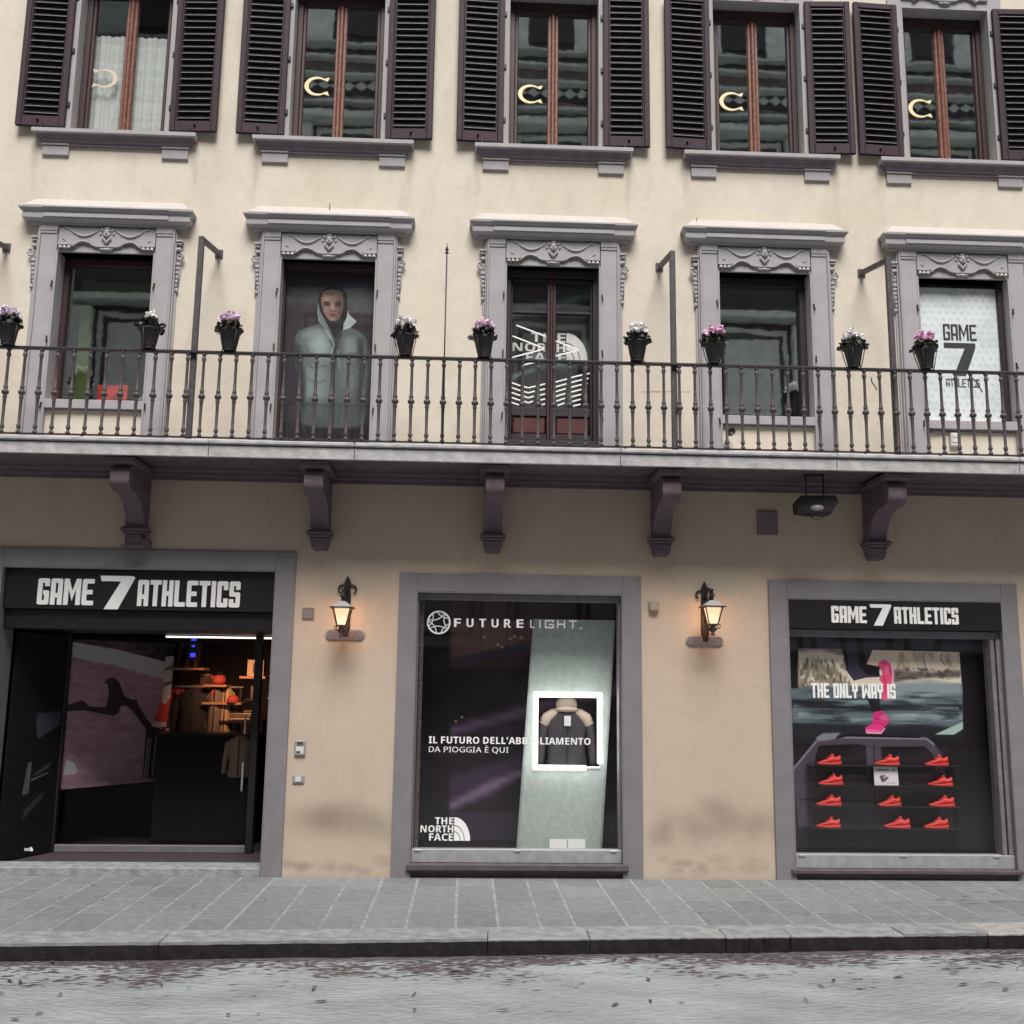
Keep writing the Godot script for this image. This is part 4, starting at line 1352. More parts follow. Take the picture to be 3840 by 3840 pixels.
func make_opposite():
	var o := base("opposite_building", Vector3(0, 0, 21))
	tag(o, "tall white and dark green marble building facing the shops across the street", "building")
	put("wall", MB.new().span(-30, 32, -0.2, 25, 0.4, 4).done(), "green_marble", o)
	var dark := MB.new()
	# dark courses and panels
	for y in [[19.7, 19.95], [20.35, 20.5], [21.0, 21.15], [21.65, 21.9], [13.2, 13.55], [8.2, 8.7], [2.0, 2.5], [15.2, 16.2]]: dark.span(-30, 32, y[0], y[1], 0.33, 0.4)
	put("dark_course", dark.done(), "green_marble", o)
	var pk := MB.new()
	for y in [[20.02, 20.32], [21.2, 21.5]]: pk.span(-30, 32, y[0], y[1], 0.35, 0.4)
	put("pink_course", pk.done(), "pink_marble", o)
	for y in [13.0, 19.3, 19.96, 20.9, 21.52, 22.0, 8.0, 24.7]:
		put("cornice", MB.new().span(-30.2, 32.2, y, y + (0.22 if y < 19.5 else 0.10), -0.25 if y < 19.5 else 0.05, 0.4, 0.03).done(), "marble", o)
	for k in 19:
		var x := -28.0 + 3.2 * k
		put("pilaster", MB.new().span(x - 0.35, x + 0.35, 2.6, 7.9, 0.05, 0.4, 0.04).span(x - 0.35, x + 0.35, 8.8, 12.9, 0.05, 0.4, 0.04).span(x - 0.35, x + 0.35, 16.3, 19.28, 0.05, 0.4, 0.04).done(), "marble", o)
		put("upper_window", MB.new().span(x + 0.9, x + 2.3, 22.5, 24.3, 0.34, 0.42).done(), "green_marble", o)
		# white fields between the pilasters, and white piers round the top windows
		put("white_field", MB.new().span(x + 0.45, x + 2.75, 8.9, 12.8, 0.352, 0.4).span(x + 0.45, x + 2.75, 16.4, 19.2, 0.352, 0.4).span(x + 0.45, x + 2.75, 2.7, 7.6, 0.352, 0.4).done(), "marble", o)
		put("white_pier", MB.new().span(x + 2.35, x + 4.05, 22.3, 24.6, 0.345, 0.4).done(), "marble", o)
		for q in [[9.1, 12.6], [16.7, 19.0], [3.0, 7.4]]:
			var fr := MB.new()
			var a := x + 0.6
			var e := x + 2.6
			fr.span(a, a + 0.14, q[0], q[1], 0.34, 0.41).span(e - 0.14, e, q[0], q[1], 0.34, 0.41).span(a + 0.141, e - 0.141, q[1] - 0.14, q[1], 0.34, 0.41).span(a + 0.141, e - 0.141, q[0], q[0] + 0.14, 0.34, 0.41)
			put("panel_frame", fr.done(), "green_marble", o)
			var pr := MB.new()
			var cx := x + 1.6
			var r := 0.55
			var pts := PackedVector2Array()
			pts.append(Vector2(cx - r, q[0] + 0.4))
			pts.append(Vector2(cx + r, q[0] + 0.4))
			for t in arc(Vector2(cx, q[1] - 0.4 - r), r, 0, 180, 12): pts.append(t)
			var inner := PackedVector2Array()
			inner.append(Vector2(cx - r + 0.13, q[0] + 0.53))
			inner.append(Vector2(cx + r - 0.13, q[0] + 0.53))
			for t in arc(Vector2(cx, q[1] - 0.4 - r), r - 0.13, 0, 180, 12): inner.append(t)
			pr.prism(pts, -0.38, -0.36, func(v): return Vector3(v.x, v.y, -v.z))
			put("arch_panel", pr.done(), "green_marble", o)
			put("arch_field", MB.new().prism(inner, -0.355, -0.34, func(v): return Vector3(v.x, v.y, -v.z)).done(), "marble", o)
	# lace frieze
	var lace := MB.new()
	for k in 150:
		var x := -29.0 + 0.4 * k
		lace.prism(pv([x, 22.15, x + 0.2, 22.15 + 0.17, x, 22.15 + 0.34, x - 0.2, 22.15 + 0.17]), -0.36, -0.33, func(v): return Vector3(v.x, v.y - 1.62, -v.z))
	tag(put("lace_frieze", lace.done(), "marble", o), "", "", "", "stuff")


# ---------------------------------------------------------------- balcony railing, posts, pots

func make_railing():
	var r := base("balcony_railing", Vector3(0, 3.556, 0.64))
	tag(r, "dark iron balcony railing with turned balusters running across the whole front", "railing")
	put("top_rail", MB.new().span(-5.6, 6.4, 0.752, 0.776, -0.022, 0.022, 0.006).done(), "rail_iron", r)
	put("bottom_rail", MB.new().span(-5.6, 6.4, 0.026, 0.038, -0.014, 0.014, 0.003).done(), "rail_iron", r)
	var b := MB.new(true)
	b.lathe([Vector2(0.020, 0.038), Vector2(0.020, 0.048), Vector2(0.011, 0.062), Vector2(0.011, 0.070), Vector2(0.018, 0.080), Vector2(0.019, 0.095), Vector2(0.0125, 0.112), Vector2(0.0125, 0.25), Vector2(0.0145, 0.325), Vector2(0.019, 0.337), Vector2(0.0165, 0.352), Vector2(0.015, 0.358), Vector2(0.027, 0.368), Vector2(0.030, 0.380), Vector2(0.027, 0.392), Vector2(0.015, 0.402), Vector2(0.0165, 0.408), Vector2(0.020, 0.425), Vector2(0.0145, 0.437), Vector2(0.0125, 0.52), Vector2(0.0115, 0.68), Vector2(0.0175, 0.692), Vector2(0.019, 0.712), Vector2(0.012, 0.724), Vector2(0.012, 0.732), Vector2(0.019, 0.740), Vector2(0.019, 0.752)], 10)
	var bal := b.done()
	for k in 87:
		var x := -5.46 + 0.1338 * k
		put("baluster", bal, "iron", r, Vector3(x, 0, 0))
	for x in [-3.2, -0.95, 1.3, 2.1, 3.35, 4.0]:
		put("fixing", MB.new().span(-0.012, 0.012, -0.004, 0.027, -0.012, 0.016, 0.003).done(), "rail_iron", r, Vector3(x, 0, 0))
	for x in [3.437, 4.362]:
		var h := MB.new(true)
		h.tube([Vector3(0.03, -0.06, 0.02), Vector3(0.012, -0.03, 0.028), Vector3(-0.012, 0.0, 0.032), Vector3(-0.018, 0.03, 0.032), Vector3(-0.012, 0.045, 0.032)], 0.005, 6)
		put("hook", h.done(), "iron", r, Vector3(x, 0.64, 0))
	# slim rod with a spear point
	var rod := base("spear_rod", Vector3(-0.239, 3.556, 0.655))
	tag(rod, "slim dark iron rod with spear tip rising from the balcony railing", "rod")
	var m := MB.new(true)
	m.lathe([Vector2(0.006, 0), Vector2(0.006, 1.70)], 8)
	put("shaft", m.done(), "rail_iron", rod)
	m = MB.new(true)
	m.lathe([Vector2(0.006, 1.70), Vector2(0.014, 1.705), Vector2(0.007, 1.715), Vector2(0.016, 1.735), Vector2(0.004, 1.765), Vector2(0.001, 1.80)], 10)
	m.tube([Vector3(-0.022, 1.705, 0), Vector3(0.022, 1.705, 0)], 0.004, 6)
	put("tip", m.done(), "rail_iron", rod)
	# posts with an arm back to the wall
	var post := base("arm_post", Vector3(-2.346, 3.556, 0.60))
	tag(post, "square iron post with wall arm, left of the hooded man poster", "post", "square iron posts on the balcony")
	put("upright", MB.new().span(-0.024, 0.024, 0.0, 1.81, -0.020, 0.020, 0.004).done(), "post_iron", post)
	var dv := Vector3(0, 0.125, -0.585)
	var arm := put("arm", boxm(Vector3(0.042, 0.042, dv.length() - 0.03), 0.004), "post_iron", post, Vector3(0, 1.79, 0) + dv / 2 + Vector3(0, 0, -0.0))
	arm.rotation.x = atan2(dv.y, -dv.z)
	put("wall_plate", MB.new().span(-0.035, 0.035, -0.04, 0.04, 0, 0.012, 0.003).done(), "post_iron", post, Vector3(0, 1.915, -0.599))
	put("foot_plate", MB.new().span(-0.04, 0.04, -0.0005, 0.012, -0.03, 0.04, 0.002).done(), "rail_iron", post)
	copy_of(post, "square iron post with wall arm, right of the door with white stripes", Vector3(1.728, 3.556, 0.60))
	copy_of(post, "square iron post with wall arm, beside the white film window", Vector3(3.648, 3.556, 0.60))
	copy_of(post, "square iron post at the left edge, only its wall arm in view", Vector3(-4.262, 3.556, 0.60))
	# hanging flower pots
	var spots := [
		[-3.864, "lilac", "flower pot with lilac blooms at the far left end of the railing"],
		[-2.706, "white", "flower pot with few white blooms before the window with green panel"],
		[-2.043, "pink", "flower pot with pink blooms just left of the hooded man poster"],
		[-0.568, "white", "flower pot with white blooms just right of the hooded man poster"],
		[0.100, "pink", "flower pot with pink blooms just left of the door with white stripes"],
		[1.404, "white", "flower pot with white blooms just right of the door with white stripes"],
		[2.067, "magenta", "flower pot with magenta blooms before left jamb of the dark mirroring window"],
		[3.280, "white", "flower pot with white blooms just right of the dark mirroring window"],
		[3.917, "magenta", "flower pot with magenta blooms before the white film window"]]
	mat("pot_plastic", Color(0.03, 0.024, 0.03), 0.55)
	mat("leaf_dark", Color(0.022, 0.026, 0.020), 0.6)
	mat("leaf_light", Color(0.05, 0.055, 0.042), 0.55)
	for k in [["lilac", Color(0.84, 0.74, 0.85)], ["white", Color(0.95, 0.93, 0.93)], ["pink", Color(0.86, 0.68, 0.83)], ["magenta", Color(0.80, 0.48, 0.70)]]:
		mat("bloom_" + k[0], k[1], 0.7)
		M["bloom_" + k[0]].backlight_enabled = true
		M["bloom_" + k[0]].backlight = Color(0.45, 0.45, 0.45)
	for i in spots.size(): pot(i, spots[i])

func pot(i: int, s: Array):
	var g := base("flower_pot", Vector3(s[0], 4.334, 0.66))
	tag(g, s[2], "flower pot", "flower pots hung along the railing")
	var r := RandomNumberGenerator.new()
	r.seed = 40 + i
	g.rotation_degrees = Vector3(0, r.randf_range(-20, 20), r.randf_range(-2.5, 2.5))
	var b := MB.new(true)
	b.lathe([Vector2(0.030, 0), Vector2(0.050, 0.004), Vector2(0.054, 0.02), Vector2(0.080, 0.15), Vector2(0.088, 0.152), Vector2(0.090, 0.172), Vector2(0.082, 0.172), Vector2(0.078, 0.155), Vector2(0.0, 0.15)], 18)
	put("pot", b.done(), "pot_plastic", g)
	b = MB.new(true)
	for k in 4:
		var a := TAU * k / 4 + 0.5
		var d := Vector3(cos(a), 0, sin(a))
		b.tube([d * 0.058 + Vector3(0, -0.004, 0), d * 0.075 + Vector3(0, 0.06, 0), d * 0.098 + Vector3(0, 0.165, 0)], 0.004, 6)
	var ring := []
	for k in 21: ring.append(Vector3(cos(TAU * k / 20), 0, sin(TAU * k / 20)) * 0.099 + Vector3(0, 0.165, 0))
	b.tube(ring, 0.004, 6)
	var foot := []
	for k in 21: foot.append(Vector3(cos(TAU * k / 20), 0, sin(TAU * k / 20)) * 0.058 + Vector3(0, -0.002, 0))
	b.tube(foot, 0.0045, 6)
	put("wire_holder", b.done(), "rail_iron", g)
	for part in 2:
		b = MB.new()
		for k in [125, 34][part]:
			var a := r.randf() * TAU
			var e := r.randf_range(-0.15, 1.2)
			var rad := r.randf_range(0.05, 0.122)
			var c := Vector3(cos(a) * cos(e) * rad, 0.175 + sin(e) * rad * 0.75, sin(a) * cos(e) * rad)
			var t := Basis(Vector3(r.randf_range(-1, 1), r.randf_range(-1, 1), r.randf_range(-1, 1)).normalized(), r.randf() * TAU)
			var w := r.randf_range(0.014, 0.024)
			leaf(b, c, t, w, w * 1.2)
		put("foliage", b.done(), ["leaf_dark", "leaf_light"][part], g)
	b = MB.new()
	var n := 12 if i == 1 else 40
	for k in n:
		var a := r.randf() * TAU
		var rad := sqrt(r.randf()) * (0.05 if i == 1 else 0.082)
		var c := Vector3(cos(a) * rad, 0.220 + r.randf_range(0.0, 0.115) * (1.0 - rad * 5.0) + 0.015, sin(a) * rad)
		for q in 4:
			var t := Basis(Vector3(r.randf_range(-1, 1), r.randf_range(-0.5, 1), r.randf_range(-1, 1)).normalized(), r.randf() * TAU)
			leaf(b, c + Vector3(r.randf_range(-1, 1), r.randf_range(0, 1), r.randf_range(-1, 1)) * 0.010, t, 0.016, 0.025)
	put("bloom", b.done(), "bloom_" + s[1], g)
	b = MB.new(true)
	for k in n / 2:
		var a := r.randf() * TAU
		var rad := r.randf() * 0.06
		b.tube([Vector3(cos(a) * rad * 0.3, 0.17, sin(a) * rad * 0.3), Vector3(cos(a) * rad, 0.23, sin(a) * rad)], 0.0025, 5)
	put("stem", b.done(), "leaf_dark", g)

func leaf(b: MB, c: Vector3, t: Basis, w: float, l: float):
	var p := [Vector3(0, 0, -l), Vector3(w, 0.15 * w, -l * 0.2), Vector3(w * 0.8, 0.2 * w, l * 0.5), Vector3(0, -0.1 * w, l), Vector3(-w * 0.8, 0.2 * w, l * 0.5), Vector3(-w, 0.15 * w, -l * 0.2)]
	var m := c + t * Vector3(0, -0.12 * w, 0)
	for k in 6: b.tri(m, c + t * p[k], c + t * p[(k + 1) % 6])


# ---------------------------------------------------------------- lamps, plates and other things on the wall

func lamp(at: Vector3, away: Vector3, label: String):
	# at: the back plate's middle on the wall; away: from there to the lantern's axis at its foot
	var g := base("wall_lantern", at)
	tag(g, label, "wall lamp", "lit lanterns between the shops")
	var b := MB.new()
	b.prism(pv([-0.022, -0.27, 0.022, -0.27, 0.034, -0.2, 0.030, 0.12, 0.020, 0.17, 0.034, 0.19, 0.014, 0.235, 0, 0.262, -0.014, 0.235, -0.034, 0.19, -0.020, 0.17, -0.030, 0.12, -0.034, -0.2]), 0, 0.025, null, 0.004)
	put("back_plate", b.done(), "black_metal", g)
	b = MB.new(true)
	var top := Vector3(away.x, 0.10, away.z)
	var pts := []
	for k in 11:
		var t := k / 10.0
		pts.append(Vector3(away.x * t, 0.05 + 0.135 * sin(PI * (0.12 + t * 0.74)), away.z * t + 0.01))
	b.tube(pts, 0.013, 8)
	b.tube([Vector3(away.x * 0.05, -0.1, 0.02), Vector3(away.x * 0.4, -0.02, away.z * 0.4), Vector3(away.x * 0.75, 0.12, away.z * 0.75)], 0.010, 8)
	for s in [-1, 1]:
		var cur := []
		for k in 9:
			var a := 2.6 - k * 0.5
			cur.append(Vector3(s * (0.05 + cos(a) * 0.028), 0.165 + sin(a) * 0.022 - k * 0.004, 0.016))
		b.tube(cur, 0.008, 6)
	put("arm", b.done(), "black_metal", g)
	var y0 := away.y
	b = MB.new(true)
	b.tube([top + Vector3(0, 0.03, 0), Vector3(away.x, y0 + 0.225, away.z)], 0.014, 8)
	b.ball(Vector3(away.x, y0 + 0.27, away.z), Vector3(0.024, 0.018, 0.024), 8, 6)
	b.ball(Vector3(away.x, y0 + 0.315, away.z), Vector3(0.017, 0.015, 0.017), 8, 6)
	put("hanger", b.done(), "black_metal", g)
	var l := base("lantern", Vector3(away.x, y0, away.z), g)
	# four-sided glass that tapers downward, in an iron cage
	var hi := 0.074
	var lo := 0.038
	var y_lo := 0.02
	var y_hi := 0.165
	b = MB.new()
	var sq := func(r: float, y: float) -> Array: return [Vector3(-r, y, r), Vector3(r, y, r), Vector3(r, y, -r), Vector3(-r, y, -r)]
	b.ring_skin([sq.call(lo * 0.82, y_lo), sq.call(hi * 0.80, y_hi - 0.004)])
	put("lamp_glass", b.done(), "lamp_glow", l)
	b = MB.new()
	for k in 4:
		var a: Vector3 = sq.call(lo, y_lo)[k]
		var e: Vector3 = sq.call(hi, y_hi)[k]
		b.tube([a, e], 0.0055, 4)
		var a2: Vector3 = sq.call(lo, y_lo)[(k + 1) % 4]
		b.tube([a, a2], 0.006, 4)
		var out := Vector3(a.x, 0, a.z).normalized()
		b.tube([a, a + out * 0.022 + Vector3(0, -0.01, 0), a + out * 0.018 + Vector3(0, -0.032, 0), a - out * 0.01 + Vector3(0, -0.036, 0)], 0.005, 5)
		b.tube([a - out * 0.01 + Vector3(0, -0.036, 0), Vector3(0, -0.055, 0)], 0.006, 5)
	b.ring_skin([sq.call(hi + 0.024, y_hi), sq.call(hi + 0.024, y_hi + 0.010)])
	put("cage", b.done(), "black_metal", l)
	b = MB.new()
	b.ring_skin([sq.call(hi + 0.012, y_hi + 0.0105), sq.call(hi * 0.62, y_hi + 0.045), sq.call(hi * 0.36, y_hi + 0.058), sq.call(hi * 0.2, y_hi + 0.062)])
	put("roof", b.done(), "plastic_grey", l)
	b = MB.new(true)
	b.lathe([Vector2(0.0, -0.078), Vector2(0.020, -0.072), Vector2(0.024, -0.064), Vector2(0.010, -0.055), Vector2(0.022, -0.04), Vector2(0.026, -0.005), Vector2(0.03, 0.012)], 12)
	put("foot", b.done(), "iron", l)
	var lt := OmniLight3D.new()
	lt.name = "lamp_light"
	lt.position = Vector3(0, 0.095, 0)
	lt.light_color = Color(1.0, 0.66, 0.36)
	lt.light_energy = 0.018
	lt.light_size = 0.04
	lt.omni_range = 8.0
	lt.omni_attenuation = 2.0
	lt.shadow_enabled = true
	l.add_child(lt)

func plaque(at: Vector3, w: float, h: float, label: String):
	var g := base("oval_plaque", at)
	tag(g, label, "plaque", "oval plaques under the lanterns")
	var p := PackedVector2Array()
	var q := PackedVector2Array()
	for s in [[1, -90, 90], [-1, 90, 270]]:
		for k in arc(Vector2(s[0] * (w - h) / 2, 0), h / 2, s[1], s[2], 10): p.append(k)
		for k in arc(Vector2(s[0] * (w - h) / 2, 0), h / 2 - 0.010, s[1], s[2], 10): q.append(k)
	put("rim", MB.new().prism(p, 0, 0.018, null, 0.004).done(), "plastic_grey", g)
	put("face", MB.new().prism(q, 0.0182, 0.021).done(), "grey_metal", g)
	for s in [-1, 1]: put("screw", MB.new().span(-0.005, 0.005, -0.005, 0.005, 0.0212, 0.025, 0.002).done(), "steel", g, Vector3(s * (w / 2 - 0.04), 0, 0))

func shop_sign(x0: float, x1: float, y0: float, y1: float, z0: float, z1: float, tx0: float, tx1: float, ty0: float, ty1: float, label: String):
	var g := base("shop_sign", Vector3((x0 + x1) / 2, y0, 0))
	tag(g, label, "sign", "black shop name signs")
	var c := (x0 + x1) / 2
	put("board", MB.new().span(x0 - c, x1 - c, 0, y1 - y0, z0, z1, 0.006).done(), "black_panel", g)
	var w := tx1 - tx0
	var h := ty1 - ty0
	var b := ty0 - y0
	var x := tx0 - c
	write("GAME", x, x + w * 0.276, b, b + h, z1 + 0.0005, "white_letter", g, 0.172, 0.008, "letter", {}, 0.052)
	var sx := x + w * 0.303
	var sw := w * 0.172
	put("letter", MB.new().prism(pv([sx, b + h * 1.14, sx + sw * 0.94, b + h * 1.14, sx + sw, b + h * 1.07, sx + sw * 0.56, b - h * 0.14, sx + sw * 0.16, b - h * 0.14, sx + sw * 0.60, b + h * 0.93, sx + sw * 0.04, b + h * 0.93]), z1 + 0.0005, z1 + 0.0085).done(), "white_letter", g)
	write("ATHLETICS", x + w * 0.492, x + w, b, b + h, z1 + 0.0005, "white_letter", g, 0.172, 0.008, "letter", {}, 0.052)

func make_street_things():
	shop_sign(-4.010, -1.685, 2.198, 2.545, -0.10, -0.03, -3.720, -1.985, 2.234, 2.461, "wide black sign with white name over the open shop entrance")
	shop_sign(2.842, 4.768, 2.125, 2.378, -0.10, 0.03, 3.220, 4.368, 2.180, 2.328, "smaller black sign with white name over the window of red shoes")
	lamp(Vector3(-1.052, 2.262, 0), Vector3(-0.008, -0.205, 0.25), "lit lantern beside the entrance, its foot in front of an oval plaque")
	lamp(Vector3(2.095, 2.265, 0), Vector3(0.010, -0.150, 0.25), "lit lantern left of the shoe window, hanging clear above its plaque")
	plaque(Vector3(-1.057, 2.012, 0.001), 0.338, 0.092, "grey oval plaque partly hidden by the foot of a lantern")
	plaque(Vector3(2.090, 2.004, 0.001), 0.330, 0.088, "grey oval plaque below a lantern, left of the shoe window")
	# small boxes on the wall
	var g := base("wall_plate", Vector3(-1.383, 2.19, 0.001))
	tag(g, "small square brownish plate on the wall beside the entrance surround", "plate")
	put("plate", MB.new().span(-0.05, 0.05, -0.05, 0.05, 0, 0.012, 0.003).done(), "plate_brown", g)
	put("grille", MB.new().span(-0.036, 0.036, 0.01, 0.018, 0.0122, 0.015).span(-0.036, 0.036, -0.008, 0.0, 0.0122, 0.015).span(-0.036, 0.036, -0.028, -0.02, 0.0122, 0.015).done(), "plastic_grey", g)
	g = base("junction_box", Vector3(1.64, 2.30, 0.001))
	tag(g, "small beige junction box right of the middle shop window", "box")
	mat("beige_box", Color(0.36, 0.30, 0.25), 0.6)
	put("box", MB.new().span(-0.045, 0.045, -0.048, 0.048, 0, 0.04, 0.012).done(), "beige_box", g)
	put("lid", MB.new().span(-0.036, 0.036, -0.038, 0.038, 0.0402, 0.046, 0.004).done(), "beige_box", g)
	for x in [-0.028, 0.028]:
		for y in [-0.03, 0.03]: put("screw", MB.new().span(x - 0.004, x + 0.004, y - 0.004, y + 0.004, 0.0462, 0.048, 0.001).done(), "plate_brown", g)
	g = base("vent_cover", Vector3(2.679, 3.056, 0.001))
	tag(g, "square dark grey cover plate on the wall under the balcony", "cover")
	put("plate", MB.new().span(-0.095, 0.095, -0.10, 0.10, 0, 0.014, 0.003).done(), "vent_paint", g)
	put("lip", MB.new().span(-0.098, 0.098, 0.1005, 0.112, 0, 0.03, 0.003).done(), "vent_paint", g)
	put("screw", MB.new().span(-0.006, 0.006, 0.07, 0.082, 0.0142, 0.018, 0.002).done(), "black_metal", g)
	g = base("intercom", Vector3(-1.40, 1.048, 0.001))
	tag(g, "silver intercom panel with label, beside the entrance surround", "intercom")
	put("case", MB.new().span(-0.048, 0.048, -0.066, 0.066, 0, 0.022, 0.012).done(), "plastic_grey", g)
	put("name_label", MB.new().span(-0.034, 0.034, -0.046, 0.012, 0.0222, 0.025, 0.002).done(), "plastic_white", g)
	put("speaker_grille", MB.new().span(-0.026, 0.026, 0.024, 0.030, 0.0222, 0.024).span(-0.026, 0.026, 0.036, 0.042, 0.0222, 0.024).span(-0.026, 0.026, 0.048, 0.053, 0.0222, 0.024).done(), "black_metal", g)
	put("push_button", MB.new().span(-0.028, 0.004, -0.040, -0.024, 0.0252, 0.028, 0.002).done(), "dark_letter", g)
	g = base("switch_plate", Vector3(-1.403, 0.79, 0.001))
	tag(g, "small grey switch plate below the silver intercom", "switch")
	put("plate", MB.new().span(-0.050, 0.050, -0.032, 0.032, 0, 0.014, 0.004).done(), "plastic_grey", g)
	put("rocker", MB.new().span(-0.026, 0.024, -0.020, 0.022, 0.0142, 0.02, 0.003).done(), "plastic_white", g)
	# floodlight hung below the balcony slab
	g = base("floodlight", Vector3(2.985, 3.128, 0.40))
	tag(g, "black floodlight hanging under the balcony beside a stone bracket", "floodlight")
	g.rotation_degrees.y = -8
	g.scale = Vector3(1.06, 1.0, 1.0)
	put("bracket", MB.new().span(-0.08, 0.08, 0.297, 0.305, -0.03, 0.03).span(-0.075, -0.066, 0.06, 0.2965, -0.012, 0.012, 0.002).span(0.066, 0.075, 0.06, 0.2965, -0.012, 0.012, 0.002).done(), "black_metal", g)
	put("housing", MB.new().prism(pv([-0.165, 0.0, -0.165, 0.065, -0.125, 0.11, 0.15, 0.11, 0.165, 0.07, 0.175, 0.045, 0.135, 0.0, 0.115, -0.045, 0.08, -0.05, -0.08, -0.045, -0.11, -0.035, -0.16, -0.035]), -0.09, 0.09, null, 0.012).done(), "black_metal", g)
	var b := MB.new(true)
	b.ball(Vector3(0, 0.0, 0.088), Vector3(0.055, 0.028, 0.02), 12, 6)
	put("lens", b.done(), "lens", g)
	b = MB.new(true)
	var hoop := []
	for k in 13: hoop.append(Vector3(cos(PI * k / 12) * 0.06, -0.045 - sin(PI * k / 12) * 0.048, 0.06))
	b.tube(hoop, 0.006, 6)
	put("hoop", b.done(), "black_metal", g)
	# on the balcony
	g = base("wall_camera", Vector3(2.344, 3.879, 0.03))
	tag(g, "round black lamp head on the wall under the dark mirroring window", "spotlight")
	b = MB.new(true)
	b.lathe([Vector2(0.034, -0.02), Vector2(0.036, 0.03), Vector2(0.030, 0.034), Vector2(0.022, 0.02)], 16)
	put("head", b.done(), "black_metal", g, Vector3(0, 0, 0.06), Vector3(90, 0, 0))
	b = MB.new(true)
	b.tube([Vector3(-0.006, -0.01, 0.0), Vector3(-0.03, -0.06, 0.01), Vector3(-0.045, -0.1, 0.0), Vector3(-0.05, -0.2, -0.01)], 0.006, 6)
	put("cable", b.done(), "plastic_grey", g)
	g = base("socket_box", Vector3(4.442, 3.872, 0.001))
	tag(g, "white electrical box on the wall under the white film window", "box")
	put("box", MB.new().span(-0.045, 0.045, -0.062, 0.062, 0, 0.04, 0.006).done(), "plastic_white", g)
	put("door_flap", MB.new().span(-0.034, 0.034, -0.03, 0.012, 0.0402, 0.046, 0.003).span(-0.034, 0.034, 0.018, 0.05, 0.0402, 0.046, 0.003).done(), "plastic_white", g)
	g = base("cable_run", Vector3(0, 0, 0))
	tag(g, "thin dark cable along the foot of the white film window", "cable")
	b = MB.new(true)
	b.tube([Vector3(4.18, 3.945, 0.04), Vector3(4.30, 3.948, 0.03), Vector3(4.6, 3.952, 0.012), Vector3(5.0, 3.953, 0.012)], 0.004, 6)
	put("cable", b.done(), "black_metal", g)
	put("clamp", MB.new().span(4.17, 4.215, 3.93, 3.965, 0.0505, 0.075, 0.004).done(), "black_metal", g)
	# pins on the cornices
	for q in [[-1.347, 5.925, "upright"], [2.06, 5.90, "leaning"]]:
		g = base("metal_pin", Vector3(q[0], q[1], 0.07))
		tag(g, "tiny %s metal pin standing on the cornice %s" % [q[2], "above the hooded man poster" if q[0] < 0 else "of the dark mirroring window"], "pin")
		b = MB.new(true)
		b.tube([Vector3(0, -0.02, 0), Vector3(0.0 if q[0] < 0 else 0.015, 0.035, 0)], [0.005, 0.003], 6)
		b.ball(Vector3(0.0 if q[0] < 0 else 0.017, 0.038, 0), Vector3(0.006, 0.006, 0.006), 8, 5)
		put("pin", b.done(), "black_metal", g)
	# litter in the gutter: twigs and torn leaves
	b = MB.new()
	var r := RandomNumberGenerator.new()
	r.seed = 12
	for k in 60:
		var x := r.randf_range(-3.2, 3.8)
		var z := kerb_z(x) + 0.05 + pow(r.randf(), 1.5) * 1.1
		leaf(b, Vector3(x, -0.094, z), Basis(Vector3.UP, r.randf() * TAU), r.randf_range(0.004, 0.012), r.randf_range(0.012, 0.05))
	for k in 14:
		leaf(b, Vector3(r.randf_range(3.4, 4.5), 0.004, r.randf_range(0.35, 1.3)), Basis(Vector3.UP, 1.3 + r.randf() * 0.5), 0.005, r.randf_range(0.02, 0.09))
	for k in 16:
		leaf(b, Vector3(r.randf_range(-3.0, 3.5), 0.004, r.randf_range(0.05, 1.6)), Basis(Vector3.UP, r.randf() * TAU), 0.006, r.randf_range(0.008, 0.02))
	mat("litter", Color(0.06, 0.05, 0.05), 0.8)
	var li := put("litter", b.done(), "litter")
	tag(li, "scattered twigs and torn leaves lying on the wet road", "litter", "", "stuff")


# ---------------------------------------------------------------- things in the shop windows

func make_shop_things():
	man_poster()
	entrance_things()
	middle_display()
	shoe_window()
	var g := base("red_board", Vector3(BAYS[0] + 0.06, 4.075, -0.30))
	tag(g, "red board with pale marks standing low in the green-sided window", "board")
	var p := Print.new(160, 120, Color(0.95, 0.20, 0.12), Rect2(0, 0, 160, 120))
	p.mottle(Color(0.40, 0.08, 0.06, 0.7), 0.04, 0.0, 0.4, 4)
	p.line(pv([40, 96, 52, 88]), 6, Color(0.9, 0.85, 0.8), 0).line(pv([62, 98, 78, 90]), 6, Color(0.9, 0.85, 0.8), 0).line(pv([88, 96, 100, 92]), 6, Color(0.9, 0.85, 0.8), 0)
	print_mat("red_print", p)
	put("board", sheet(0.27, 0.20, 0.02), "red_print", g, Vector3(-0.02, 0.11, 0), Vector3(-4, 0, 0))
	var s := shoe(Vector3(BAYS[0] + 0.29, 4.082, -0.30), "silver and black trainer beside the red board in the upstairs window", mat("silver_shoe", Color(0.42, 0.44, 0.48), 0.4), "white_letter")
	s.rotation_degrees = Vector3(0, 0, 40)

